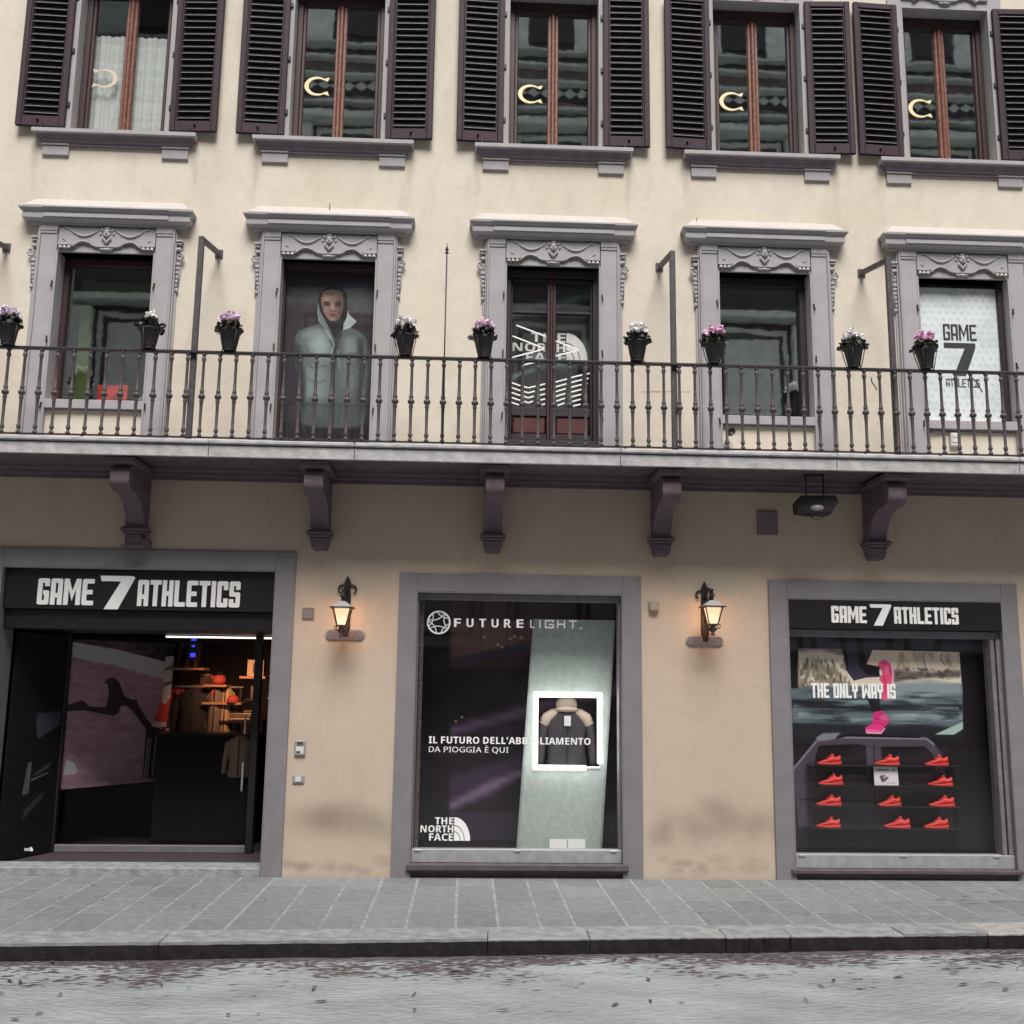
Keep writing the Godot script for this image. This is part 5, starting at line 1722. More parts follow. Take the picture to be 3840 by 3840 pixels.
func man_poster():
	# coordinates of the design: 430..1440 across, 545..2380 down
	var p := Print.new(420, 764, Color(0.235, 0.215, 0.25), Rect2(501, 609, 893, 1998))
	p.lean = Vector2(-107, -61)
	p.oval(Vector2(1300, 960), Vector2(420, 200), Color(0.42, 0.45, 0.49, 0.55), 5)
	p.oval(Vector2(640, 950), Vector2(260, 90), Color(0.36, 0.36, 0.41, 0.5), 5)
	p.rect(430, 1080, 1440, 2380, Color(0.20, 0.17, 0.215, 0.75), 4)
	p.rect(430, 2200, 1440, 2380, Color(0.16, 0.14, 0.17, 0.9), 4)
	# trousers
	p.poly(pv([640, 2180, 1270, 2180, 1260, 2390, 1000, 2390, 985, 2300, 960, 2390, 660, 2390]), Color(0.15, 0.145, 0.18), 1)
	# coat: body and sleeves, then soft light and shade in the cloth
	var coat := pv([800, 1200, 700, 1235, 610, 1275, 570, 1340, 562, 1500, 575, 1640, 600, 1800, 615, 2000, 640, 2210, 720, 2240, 1000, 2250, 1230, 2230, 1290, 2190, 1330, 2000, 1370, 1800, 1350, 1560, 1320, 1360, 1265, 1285, 1170, 1240, 1120, 1190])
	p.poly(coat, Color(0.36, 0.405, 0.41), 2)
	p.poly(pv([700, 1260, 900, 1260, 960, 1500, 930, 1900, 900, 2180, 690, 2160, 660, 1800, 640, 1450]), Color(0.47, 0.535, 0.525, 0.9), 5)
	p.oval(Vector2(820, 1420), Vector2(95, 120), Color(0.63, 0.71, 0.69, 0.75), 5)
	p.oval(Vector2(740, 1300), Vector2(110, 40), Color(0.55, 0.61, 0.61, 0.6), 4, -0.3)
	p.oval(Vector2(1140, 1430), Vector2(60, 110), Color(0.56, 0.63, 0.62, 0.7), 5)
	p.oval(Vector2(1120, 1700), Vector2(70, 200), Color(0.45, 0.51, 0.51, 0.6), 5)
	p.oval(Vector2(780, 1850), Vector2(80, 230), Color(0.54, 0.61, 0.59, 0.55), 5)
	p.poly(pv([560, 1380, 610, 1420, 660, 1640, 668, 1900, 640, 2180, 600, 2000, 570, 1600]), Color(0.20, 0.205, 0.235, 0.85), 4)
	p.poly(pv([1215, 1330, 1280, 1360, 1270, 1700, 1250, 2100, 1205, 2150, 1230, 1700]), Color(0.19, 0.195, 0.225, 0.8), 4)
	p.poly(pv([1300, 1340, 1335, 1420, 1375, 1800, 1330, 2050, 1300, 2160, 1310, 1700]), Color(0.24, 0.25, 0.28, 0.8), 3)
	p.line(pv([1295, 1400, 1305, 1600, 1300, 1900]), 16, Color(0.50, 0.55, 0.56, 0.5), 3)
	p.rect(540, 1960, 1400, 2260, Color(0.25, 0.27, 0.29, 0.45), 5)
	for q in [[690, 1600, 760, 1650, 900, 1620], [690, 1750, 800, 1800, 900, 1765], [1060, 1650, 1150, 1690, 1230, 1650], [1050, 1850, 1140, 1880, 1230, 1840], [680, 2000, 790, 2040, 900, 2010], [690, 1420, 715, 1500, 690, 1580], [1060, 1540, 1110, 1500, 1190, 1490]]:
		p.line(pv(q), 16, Color(0.25, 0.28, 0.29, 0.6), 3)
		var up := PackedVector2Array()
		for v in pv(q): up.append(v + Vector2(4, -18))
		p.line(up, 10, Color(0.62, 0.68, 0.67, 0.35), 3)
	p.poly(pv([925, 1350, 962, 1450, 945, 1700, 932, 2240, 982, 2245, 985, 1700, 1012, 1430, 1070, 1290, 1040, 1260, 985, 1370]), Color(0.23, 0.235, 0.28, 0.95), 1)
	p.line(pv([880, 1250, 930, 1320, 972, 1405, 945, 1500]), 16, Color(0.66, 0.72, 0.71, 0.8), 2)
	p.line(pv([1005, 1460, 1030, 1600, 1025, 1660]), 10, Color(0.70, 0.75, 0.75, 0.7), 2)
	# hood
	p.poly(pv([800, 1180, 795, 1060, 810, 930, 850, 850, 920, 808, 990, 805, 1060, 820, 1100, 880, 1110, 1000, 1125, 1090, 1110, 1200, 1060, 1260, 1000, 1290, 900, 1240]), Color(0.12, 0.105, 0.13), 2)
	p.poly(pv([812, 1180, 800, 1080, 806, 960, 830, 1060, 895, 1190, 960, 1270, 975, 1330, 880, 1240]), Color(0.44, 0.50, 0.50), 2)
	p.line(pv([808, 1000, 806, 1090, 830, 1180, 890, 1240]), 12, Color(0.60, 0.66, 0.66, 0.6), 2)
	p.poly(pv([1112, 1040, 1130, 1095, 1205, 1160, 1140, 1230, 1065, 1255, 1070, 1190, 1100, 1130]), Color(0.72, 0.77, 0.76), 1)
	p.line(pv([1080, 1180, 1150, 1145]), 5, Color(0.5, 0.54, 0.54), 0).line(pv([1075, 1215, 1170, 1165]), 5, Color(0.5, 0.54, 0.54), 0)
	p.poly(pv([880, 1130, 1060, 1130, 1065, 1230, 985, 1360, 930, 1260]), Color(0.155, 0.15, 0.18), 2)
	# face, lit from the left
	p.poly(pv([836, 930, 852, 875, 900, 846, 960, 838, 1020, 845, 1056, 872, 1068, 930, 1066, 1010, 1058, 1080, 1026, 1138, 985, 1164, 932, 1162, 892, 1126, 858, 1060, 842, 1000]), Color(0.60, 0.455, 0.40), 1)
	p.oval(Vector2(900, 945), Vector2(42, 40), Color(0.75, 0.61, 0.535, 0.8), 4)
	p.oval(Vector2(892, 1050), Vector2(26, 34), Color(0.76, 0.60, 0.525, 0.8), 4)
	p.oval(Vector2(958, 1020), Vector2(14, 50), Color(0.78, 0.62, 0.545, 0.8), 3)
	p.oval(Vector2(955, 1140), Vector2(26, 14), Color(0.70, 0.545, 0.48, 0.8), 3)
	p.poly(pv([1000, 920, 1075, 900, 1068, 1080, 1030, 1145, 985, 1168, 1000, 1080]), Color(0.36, 0.26, 0.25, 0.6), 4)
	p.poly(pv([836, 960, 856, 1000, 866, 1080, 900, 1140, 880, 1130, 840, 1050]), Color(0.34, 0.25, 0.24, 0.6), 3)
	p.poly(pv([836, 935, 850, 872, 900, 843, 960, 834, 1020, 842, 1060, 872, 1068, 930, 1050, 905, 1000, 890, 940, 896, 880, 892, 850, 915]), Color(0.43, 0.36, 0.31, 0.8), 2)
	for k in 26:
		var o := Vector2(850 + (k * 37) % 205, 842 + (k * 17) % 46)
		p.line(PackedVector2Array([o, o + Vector2(9, 6), o + Vector2(4, 14)]), 5, Color([0.30, 0.55][k % 2], [0.26, 0.48][k % 2], [0.23, 0.40][k % 2], 0.7), 0)
	p.oval(Vector2(900, 988), Vector2(40, 20), Color(0.28, 0.19, 0.19, 0.75), 3)
	p.oval(Vector2(1014, 988), Vector2(38, 20), Color(0.25, 0.17, 0.17, 0.75), 3)
	p.poly(pv([855, 972, 880, 962, 930, 974, 928, 988, 880, 977]), Color(0.17, 0.12, 0.12, 0.9), 1)
	p.poly(pv([978, 984, 1010, 964, 1048, 968, 1044, 980, 1010, 979]), Color(0.16, 0.11, 0.12, 0.9), 1)
	p.oval(Vector2(904, 998), Vector2(16, 6), Color(0.12, 0.09, 0.10), 1)
	p.oval(Vector2(1012, 998), Vector2(16, 6), Color(0.12, 0.09, 0.10), 1)
	p.oval(Vector2(962, 1060), Vector2(30, 8), Color(0.34, 0.22, 0.21, 0.8), 2)
	p.line(pv([978, 1000, 990, 1045]), 10, Color(0.40, 0.28, 0.26, 0.6), 2)
	p.poly(pv([922, 1099, 945, 1089, 960, 1093, 978, 1089, 1000, 1099, 978, 1112, 945, 1112]), Color(0.48, 0.29, 0.28), 1)
	p.line(pv([924, 1100, 960, 1102, 1000, 1100]), 5, Color(0.25, 0.14, 0.14), 0)
	p.oval(Vector2(960, 1124), Vector2(28, 6), Color(0.38, 0.27, 0.25, 0.8), 2)
	p.mottle(Color(0.62, 0.64, 0.68, 0.10), 0.05, 0.0, 0.5, 8)
	p.mottle(Color(0.08, 0.07, 0.09, 0.14), 0.012, 0.0, 0.5, 18)
	p.im.adjust_bcs(1.0, 1.05, 0.75)
	print_mat("poster_print", p, 0.35)
	var g := base("poster", Vector3(BAYS[1], 3.56, -0.17))
	tag(g, "tall poster of a hooded man in a grey-green raincoat filling a window", "poster")
	put("sheet", sheet(0.812, 1.88, 0.004), "poster_print", g, Vector3(0, 0.94, 0))
	put("cover_pane", boxm(Vector3(0.812, 1.80, 0.003)), "pane", g, Vector3(0, 0.925, 0.03))

func garment(called: String, label: String, at: Vector3, sz: Vector3, m, hood = null) -> Node3D:
	# a hanging jacket: tapered body, shoulders, two sleeves, a collar or hood
	var g := base(called, at)
	tag(g, label, "jacket")
	var b := MB.new(true)
	var rings := []
	var prof := [[0.0, 0.40, 0.14], [0.06, 0.41, 0.15], [0.3, 0.385, 0.15], [0.55, 0.385, 0.16], [0.72, 0.40, 0.15], [0.84, 0.37, 0.13], [0.91, 0.25, 0.11], [0.95, 0.13, 0.09]]
	for k in prof:
		var r := []
		for j in 20:
			var a := -TAU * j / 20
			var wob := 1.0 + 0.05 * sin(a * 5 + k[0] * 9)
			r.append(Vector3(cos(a) * k[1] * sz.x * wob, k[0] * sz.y, sin(a) * k[2] * sz.z * wob * 2.0))
		rings.append(r)
	b.ring_skin(rings)
	put("body", b.done(), m, g)
	for s in [-1, 1]:
		b = MB.new(true)
		b.tube([Vector3(s * 0.33 * sz.x, 0.86 * sz.y, 0), Vector3(s * 0.44 * sz.x, 0.76 * sz.y, 0.01), Vector3(s * 0.49 * sz.x, 0.5 * sz.y, 0.02), Vector3(s * 0.52 * sz.x, 0.22 * sz.y, 0.03), Vector3(s * 0.53 * sz.x, 0.08 * sz.y, 0.03)], [0.07 * sz.x, 0.11 * sz.x, 0.095 * sz.x, 0.085 * sz.x, 0.08 * sz.x], 10)
		put("sleeve", b.done(), m, g)
		if hood:
			b = MB.new(true)
			b.tube([Vector3(s * 0.10 * sz.x, 0.925 * sz.y, 0.012), Vector3(s * 0.26 * sz.x, 0.885 * sz.y, 0.014), Vector3(s * 0.385 * sz.x, 0.82 * sz.y, 0.014), Vector3(s * 0.46 * sz.x, 0.71 * sz.y, 0.016)], [0.06 * sz.x, 0.105 * sz.x, 0.118 * sz.x, 0.104 * sz.x], 12)
			put("shoulder", b.done(), hood, g)
	put("zip", MB.new().span(-0.006, 0.006, 0.02 * sz.y, 0.9 * sz.y, 0.30 * sz.z, 0.325 * sz.z, 0.002).done(), "black_metal", g)
	if hood:
		b = MB.new(true)
		b.ball(Vector3(0, 1.02 * sz.y, 0.0), Vector3(0.215 * sz.x, 0.155 * sz.y, 0.17 * sz.x), 16, 10)
		b.ball(Vector3(0, 0.955 * sz.y, 0.03), Vector3(0.235 * sz.x, 0.05 * sz.y, 0.17 * sz.x), 16, 8)
		put("hood", b.done(), hood, g)
	return g

func entrance_things():
	# poster on the slanting side wall: ground with a long shadow, and a striped sock above a red shoe
	# design coordinates: 400..1260 across, 100..1230 down
	var p := Print.new(480, 630, Color(0.36, 0.285, 0.315), Rect2(430, 130, 830, 1080))
	p.poly(pv([430, 130, 1260, 130, 1260, 320, 1180, 300, 430, 150]), Color(0.13, 0.11, 0.13), 1)
	p.poly(pv([430, 150, 800, 195, 1180, 275, 1180, 410, 820, 320, 430, 255]), Color(0.58, 0.54, 0.53), 2)
	p.mottle(Color(0.30, 0.23, 0.26, 0.5), 0.02, 0.0, 0.5, 6, Vector2(2.5, 1))
	p.mottle(Color(0.48, 0.40, 0.42, 0.3), 0.06, 0.1, 0.5, 16, Vector2(2, 1))
	var dk := Color(0.125, 0.105, 0.125)
	p.poly(pv([695, 445, 720, 415, 770, 405, 815, 440, 845, 510, 860, 545, 935, 575, 960, 570, 1000, 640, 1060, 720, 1110, 780, 1180, 800, 1200, 880, 1080, 865, 1050, 790, 990, 720, 930, 650, 880, 615, 840, 625, 830, 670, 790, 692, 740, 685, 640, 665, 560, 650, 430, 655, 430, 610, 540, 575, 570, 600, 600, 622, 720, 630, 735, 570, 735, 500, 720, 450]), dk, 1)
	p.poly(pv([1060, 820, 1230, 800, 1230, 1210, 1060, 1170]), dk, 1)
	for x in [1085, 1105, 1150, 1175]: p.line(pv([x, 870, x - 10, 1170]), 6, Color(0.62, 0.58, 0.62), 0)
	p.rect(1190, 130, 1260, 800, Color(0.12, 0.10, 0.12), 0)
	p.poly(pv([1185, 235, 1258, 225, 1250, 560, 1215, 620, 1180, 600]), Color(0.76, 0.73, 0.76), 0)
	p.poly(pv([1185, 325, 1256, 308, 1256, 330, 1185, 350]), Color(0.20, 0.18, 0.26), 0)
	p.poly(pv([1185, 440, 1256, 425, 1256, 445, 1185, 475]), Color(0.20, 0.18, 0.26), 0)
	p.poly(pv([1170, 590, 1190, 600, 1205, 625, 1235, 565, 1250, 570, 1240, 660, 1232, 770, 1130, 775, 1120, 730]), Color(0.88, 0.13, 0.12), 1)
	p.poly(pv([1120, 745, 1232, 755, 1230, 790, 1110, 785]), Color(0.95, 0.42, 0.42), 1)
	p.poly(pv([460, 1000, 520, 1030, 548, 1085, 530, 1110, 445, 1110]), Color(0.50, 0.46, 0.48), 1)
	p.im.adjust_bcs(2.5, 0.95, 0.95)
	print_mat("shadow_print", p, 0.6)
	var a := Vector3(-3.752, 0, -0.97)
	var d := Vector3(-3.06, 0, -1.95) - a
	var g := base("poster", a)
	tag(g, "large poster of a long shadow and a red shoe inside the entrance", "poster")
	g.rotation.y = atan2(-d.z, d.x)
	put("sheet", sheet(d.length(), 1.385, 0.01), "shadow_print", g, Vector3(d.length() / 2, 1.283, 0))
	# lights
	g = base("light_strip", Vector3(-2.36, 2.012, -0.97))
	tag(g, "thin white light strip under the ceiling just inside the entrance", "lamp")
	put("light_tube", boxm(Vector3(1.02, 0.014, 0.03), 0.004), "strip_glow", g, Vector3(0, 0, 0))
	put("fixture", boxm(Vector3(1.04, 0.03, 0.05), 0.004), "black_metal", g, Vector3(0, 0.0235, -0.006))
	var lt := SpotLight3D.new()
	lt.name = "strip_light"
	lt.position = Vector3(0.0, -0.03, -0.12)
	lt.rotation_degrees = Vector3(-32, 2, 0)
	lt.light_color = Color(1.0, 0.74, 0.54)
	lt.light_energy = 0.6
	lt.spot_angle = 38.0
	lt.light_size = 0.08
	lt.spot_range = 8.0
	lt.spot_attenuation = 2.0
	lt.shadow_enabled = true
	g.add_child(lt)
	g = base("light_sign", Vector3(-2.745, 1.93, -1.5))
	tag(g, "small sign of three glowing blue squares near the entrance ceiling", "sign")
	for k in [[0.085, 0.022], [0.015, 0.014], [-0.075, 0.026]]: put("light_tile", boxm(Vector3(k[1] * 2, k[1] * 1.6, 0.01), 0.002), "blue_glow", g, Vector3(0, k[0], 0))
	put("back_board", boxm(Vector3(0.09, 0.26, 0.01)), "black_panel", g, Vector3(0, 0, -0.012))
	# shelves on the back right
	mat("deep_black", Color(0.010, 0.007, 0.010), 0.95)
	mat("orange_wood", Color(0.42, 0.20, 0.10), 0.5)
	mat("brown_wall", Color(0.10, 0.05, 0.04), 0.8)
	mat("red_cloth", Color(0.42, 0.05, 0.04), 0.7)
	mat("tan_cloth", Color(0.50, 0.36, 0.24), 0.8)
	mat("black_cloth", Color(0.018, 0.015, 0.018), 0.85)
	mat("grey_cloth", Color(0.16, 0.13, 0.12), 0.85)
	var k := 1.21   # from the measured plane at -1.4 out to -2.6
	var zz := -2.6
	for s in [[-2.82, -2.43, 1.735, "wooden shelf with upright boards, highest on the entrance's back wall"], [-2.43, -2.215, 1.565, "short wooden shelf holding the round red bag"], [-2.43, -2.07, 1.385, "wooden shelf holding the red flask and the red cap"], [-2.10, -1.86, 1.655, "wooden shelf at far right holding the square tan box"]]:
		g = base("shelf", Vector3((s[0] + s[1]) / 2 * 1.12, s[2], zz + 0.6))
		tag(g, s[3], "shelf", "shelves in the entrance")
		put("board", boxm(Vector3((s[1] - s[0]) * 1.12, 0.025, 0.26), 0.003), "orange_wood", g, Vector3(0, -0.0125, 0))
		put("support", boxm(Vector3(0.02, 0.10, 0.02)), "black_metal", g, Vector3(0, -0.075, -0.11))
	g = base("bag", Vector3(-2.58, 1.565, -1.97))
	tag(g, "round red bag on the short shelf inside the entrance", "bag")
	var b := MB.new(true)
	b.lathe([Vector2(0.03, 0), Vector2(0.065, 0.01), Vector2(0.075, 0.05), Vector2(0.055, 0.09), Vector2(0.02, 0.10)], 14)
	put("body", b.done(), "red_cloth", g)
	b = MB.new(true)
	b.tube([Vector3(-0.04, 0.085, 0), Vector3(-0.02, 0.125, 0), Vector3(0.02, 0.125, 0), Vector3(0.04, 0.085, 0)], 0.006, 6)
	put("strap", b.done(), "black_cloth", g)
	g = base("flask", Vector3(-2.62, 1.385, -1.95))
	tag(g, "slim red flask at the left of the lower shelf inside the entrance", "flask")
	b = MB.new(true)
	b.lathe([Vector2(0.035, 0), Vector2(0.036, 0.10), Vector2(0.02, 0.125), Vector2(0.02, 0.14)], 14)
	put("body", b.done(), "red_cloth", g)
	b = MB.new(true)
	b.lathe([Vector2(0.023, 0.1405), Vector2(0.023, 0.165), Vector2(0.0, 0.167)], 12)
	put("cap", b.done(), "black_metal", g)
	g = base("cap", Vector3(-2.42, 1.385, -1.95))
	tag(g, "red cap at the right of the lower shelf inside the entrance", "cap")
	b = MB.new(true)
	b.lathe([Vector2(0.065, 0), Vector2(0.064, 0.03), Vector2(0.045, 0.065), Vector2(0.0, 0.078)], 14)
	put("crown", b.done(), "red_cloth", g)
	put("peak", MB.new().prism(pv([-0.05, 0.0, 0.05, 0.0, 0.045, 0.05, 0.0, 0.07, -0.045, 0.05]), 0.0, 0.006, func(v): return Vector3(v.x, v.z, v.y + 0.05)).done(), "red_cloth", g)
	g = base("carton", Vector3(-2.20, 1.655, -1.98))
	tag(g, "square tan carton with dark window on the far right shelf", "box")
	put("body", boxm(Vector3(0.17, 0.17, 0.12), 0.004), "tan_cloth", g, Vector3(0, 0.086, 0))
	put("dark_window", boxm(Vector3(0.05, 0.10, 0.004)), "black_panel", g, Vector3(0, 0.085, 0.063))
	for q in [[-3.02, "first"], [-2.93, "second"], [-2.84, "third"]]:
		g = base("leaning_board", Vector3(q[0], 1.735, -2.0))
		tag(g, "%s from the left of three thin boards leaning on the highest shelf" % q[1], "board")
		put("board", boxm(Vector3(0.03, 0.26, 0.10), 0.003), "brown_wall", g, Vector3(0.02, 0.131, 0), Vector3(0, 0, -9))
	garment("black_jacket", "black jacket on a hanger beside the shelves in the entrance", Vector3(-2.83, 0.98, -2.05), Vector3(0.42, 0.58, 0.42), "black_cloth")
	garment("grey_jacket", "grey brown jacket on the rail, next to the black one in the entrance", Vector3(-2.60, 1.00, -2.02), Vector3(0.22, 0.56, 0.42), "grey_cloth")
	garment("brown_jacket", "light brown jacket on the rail, nearest the lower shelf in the entrance", Vector3(-2.50, 1.02, -2.06), Vector3(0.16, 0.54, 0.42), "tan_cloth")
	g = base("boot", Vector3(-2.24, 1.385, -1.98))
	tag(g, "dark boot standing at the right end of the lower shelf in the entrance", "boot")
	b = MB.new(true)
	b.tube([Vector3(0.02, 0.02, 0), Vector3(0.02, 0.09, 0), Vector3(0.025, 0.17, 0)], [0.03, 0.028, 0.034], 10)
	put("shaft", b.done(), "grey_cloth", g)
	b = MB.new(true)
	b.ball(Vector3(-0.015, 0.022, 0), Vector3(0.06, 0.024, 0.03), 12, 6)
	put("foot", b.done(), "black_cloth", g)
	for q in [[-1.98, "left"], [-1.88, "right"]]:
		g = base("hanging_cap", Vector3(q[0] * 1.02, 1.47, -1.95))
		tag(g, "%s of two dark caps hung beside the tan carton in the entrance" % q[1], "cap")
		b = MB.new(true)
		b.ball(Vector3.ZERO, Vector3(0.045, 0.05, 0.04), 12, 8)
		put("crown", b.done(), "black_cloth", g)
		put("peak", boxm(Vector3(0.06, 0.006, 0.05), 0.002), "tan_cloth", g, Vector3(0, -0.03, 0.05), Vector3(25, 0, 0))
	garment("red_jacket", "dark red jacket hanging behind the counter in the entrance", Vector3(-3.10, 1.02, -2.35), Vector3(0.36, 0.52, 0.36), "red_cloth")
	garment("tan_jacket", "tan jacket hanging low at the right inside the entrance", Vector3(-2.20, 0.68, -1.42), Vector3(0.28, 0.42, 0.30), "tan_cloth")
	g = base("clothes_rail", Vector3(-2.62, 1.50, -2.05))
	tag(g, "dark clothes rail holding jackets below the shelves in the entrance", "rail")
	b = MB.new(true)
	b.tube([Vector3(-0.55, 0.04, 0), Vector3(0.28, 0.04, 0)], 0.010, 8)
	put("bar", b.done(), "steel", g)
	for x in [-0.5, 0.25]: put("upright", boxm(Vector3(0.02, 1.50, 0.02)), "black_metal", g, Vector3(x, -0.71, -0.02))
	for q in [[-2.78, 0.10, 0.09, "small dark shoe box under the highest shelf, left one"], [-2.66, 0.12, 0.07, "small dark shoe box under the highest shelf, right one"]]:
		g = base("shoe_box", Vector3(q[0], 1.565, -2.25))
		tag(g, q[3], "box")
		put("body", boxm(Vector3(q[1], q[2], 0.14), 0.003), "brown_wall", g, Vector3(0, q[2] / 2, 0))
		put("lid", boxm(Vector3(q[1] + 0.006, 0.02, 0.146), 0.003), "orange_wood", g, Vector3(0, q[2] + 0.0105, 0))
	g = base("shelf", Vector3(-2.72, 1.565, -2.25))
	tag(g, "dark wooden shelf with two shoe boxes, below the highest shelf", "shelf")
	put("board", boxm(Vector3(0.34, 0.02, 0.2), 0.003), "brown_wall", g, Vector3(0, -0.011, 0))
	for q in 4:
		g = base("folded_top", Vector3(-2.36, 1.20 + q * 0.026, -2.10))
		tag(g, "%s in the pile of folded tan tops inside the entrance" % ["lowest top", "second lowest top", "second highest top", "highest top"][q], "clothing", "folded tops in the entrance")
		put("cloth", boxm(Vector3(0.27 - 0.01 * q, 0.025, 0.24), 0.010), "tan_cloth" if q % 2 == 0 else "grey_cloth", g, Vector3(0.008 * (q % 2), 0.0127, 0), Vector3(0, q * 5 - 8, 0))
	g = base("table", Vector3(-2.36, 0.046, -2.10))
	tag(g, "black table carrying the folded tops inside the entrance", "table")
	put("table_top", boxm(Vector3(0.5, 0.03, 0.36), 0.004), "black_panel", g, Vector3(0, 1.138, 0))
	for x in [-0.22, 0.22]:
		for z in [-0.15, 0.15]: put("leg", boxm(Vector3(0.03, 1.12, 0.03)), "black_metal", g, Vector3(x, 0.562, z))
	g = base("counter", Vector3(-2.52, 0.046, -1.62))
	tag(g, "black counter with a thin bright edge inside the entrance", "counter")
	put("body", boxm(Vector3(1.0, 1.02, 0.4), 0.006), "deep_black", g, Vector3(0, 0.512, 0))
	put("top", boxm(Vector3(1.04, 0.02, 0.44), 0.003), "black_gloss", g, Vector3(0, 1.034, 0))

func middle_display():
	# backdrop: dark, with pale drifting bands. Design coordinates from 258..1432 across, 105..1600 down
	var p := Print.new(480, 620, Color(0.135, 0.11, 0.14), Rect2(204, 110, 1222, 1436))
	p.lean = Vector2(-43, 0)
	p.rect(440, 105, 1432, 560, Color(0.22, 0.17, 0.18, 0.9), 2)
	p.poly(pv([450, 280, 920, 270, 920, 390, 700, 440, 450, 520]), Color(0.36, 0.28, 0.27, 0.9), 3)
	p.poly(pv([450, 500, 700, 455, 920, 385, 1000, 350, 920, 450, 700, 500, 450, 560]), Color(0.21, 0.185, 0.24, 0.95), 3)
	p.rect(258, 570, 1432, 800, Color(0.125, 0.10, 0.125, 0.9), 3)
	p.poly(pv([440, 900, 700, 830, 900, 770, 1432, 600, 1432, 700, 880, 830, 640, 900, 440, 960]), Color(0.36, 0.29, 0.38, 0.8), 4)
	p.poly(pv([435, 1330, 650, 1210, 860, 1130, 1300, 1000, 860, 1175, 650, 1290, 435, 1385]), Color(0.40, 0.34, 0.43, 0.85), 4)
	p.poly(pv([435, 1190, 860, 1060, 860, 1130, 650, 1200, 435, 1310]), Color(0.24, 0.20, 0.27, 0.7), 4)
	p.rect(435, 1390, 1432, 1600, Color(0.20, 0.175, 0.23, 0.7), 3)
	p.rect(258, 105, 436, 1600, Color(0.125, 0.10, 0.13, 0.95), 1)
	for q in [[640, 370], [855, 370], [720, 415], [790, 380], [475, 870], [510, 845], [745, 430], [815, 365]]: p.oval(Vector2(q[0], q[1]), Vector2(9, 6), Color(0.75, 0.62, 0.48, 0.8), 1)
	p.mottle(Color(0.42, 0.36, 0.44, 0.12), 0.03, 0.0, 0.5, 9)
	p.im.adjust_bcs(1.45, 1.1, 1.0)
	print_mat("streak_print", p, 0.5)
	var g := base("backdrop", Vector3(0.45, 0.17, -0.92))
	tag(g, "dark backdrop with pale drifting streaks in the middle shop window", "backdrop")
	put("sheet", sheet(2.05, 2.3, 0.01), "streak_print", g, Vector3(0.0, 1.15, 0))
	# leaning translucent board with a square opening edged in light
	grained("acrylic", Color(0.50, 0.58, 0.54), 0.35, 0.10, 2.0, 0.4, 401)
	M.acrylic.backlight_enabled = true
	M.acrylic.backlight = Color(0.35, 0.40, 0.38)
	g = base("display_board", Vector3(0, 0, -0.45))
	tag(g, "slanted pale green board with a lit square opening in the middle window", "display board")
	var z0 := 0.0
	var z1 := 0.02
	var tl := Vector2(0.603, 2.200)
	var tr := Vector2(1.362, 2.200)
	var bl := Vector2(0.473, 0.172)
	var br := Vector2(1.233, 0.172)
	var hx0 := 0.640
	var hx1 := 1.212
	var hy0 := 0.880
	var hy1 := 1.512
	var lx := func(y): return lerpf(bl.x, tl.x, (y - bl.y) / (tl.y - bl.y))
	var rx := func(y): return lerpf(br.x, tr.x, (y - bl.y) / (tl.y - bl.y))
	var m := MB.new()
	m.prism(PackedVector2Array([bl, br, Vector2(rx.call(hy0), hy0), Vector2(lx.call(hy0), hy0)]), z0, z1)
	m.prism(PackedVector2Array([Vector2(lx.call(hy1), hy1), Vector2(rx.call(hy1), hy1), tr, tl]), z0, z1)
	m.prism(PackedVector2Array([Vector2(lx.call(hy0), hy0), Vector2(hx0, hy0), Vector2(hx0, hy1), Vector2(lx.call(hy1), hy1)]), z0, z1)
	m.prism(PackedVector2Array([Vector2(hx1, hy0), Vector2(rx.call(hy0), hy0), Vector2(rx.call(hy1), hy1), Vector2(hx1, hy1)]), z0, z1)
	put("board", m.done(), "acrylic", g)
	for e in [[bl, tl, 1], [br, tr, -1]]:
		var o := Vector2(0.018 * e[2], 0)
		m = MB.new()
		m.prism(PackedVector2Array([e[0], e[1], e[1] + o, e[0] + o]), z1 + 0.0005, z1 + 0.012)
		put("edge_trim", m.done(), "aluminium", g)
	var f := base("light_frame", Vector3(0, 0, 0.0), g)
	for q in [[hx0 - 0.028, hx0 + 0.016, hy0 - 0.028, hy1 + 0.03], [hx1 - 0.02, hx1 + 0.026, hy0 + 0.03, hy1 + 0.03], [hx0 + 0.0165, hx1 - 0.0205, hy1 - 0.018, hy1 + 0.03], [hx0 + 0.0165, hx1 - 0.12, hy0 - 0.028, hy0 + 0.016]]:
		put("light_bar", MB.new().span(q[0], q[1], q[2], q[3], z1 + 0.001, z1 + 0.022, 0.006).done(), "strip_glow", f)
	put("dead_bar", MB.new().span(hx1 - 0.1195, hx1 + 0.01, hy0 - 0.012, hy0 + 0.006, z1 + 0.001, z1 + 0.018, 0.004).done(), "white_letter", f)
	for q in 10:
		var lt := OmniLight3D.new()
		lt.name = numbered(f, "frame_light")
		var along := [Vector2(hx0, 0.95), Vector2(hx0, 1.2), Vector2(hx0, 1.45), Vector2(hx1, 0.95), Vector2(hx1, 1.2), Vector2(hx1, 1.45), Vector2(0.80, hy1), Vector2(1.05, hy1), Vector2(0.80, hy0), Vector2(1.05, hy0)]
		lt.position = Vector3(along[q].x, along[q].y, 0.16)
		lt.light_energy = 0.006
		lt.light_size = 0.12
		lt.omni_range = 6.0
		lt.omni_attenuation = 2.0
		lt.shadow_enabled = true
		f.add_child(lt)
	mat("coat_dark", Color(0.030, 0.026, 0.031), 0.75)
	mat("coat_tan", Color(0.42, 0.34, 0.27), 0.75)
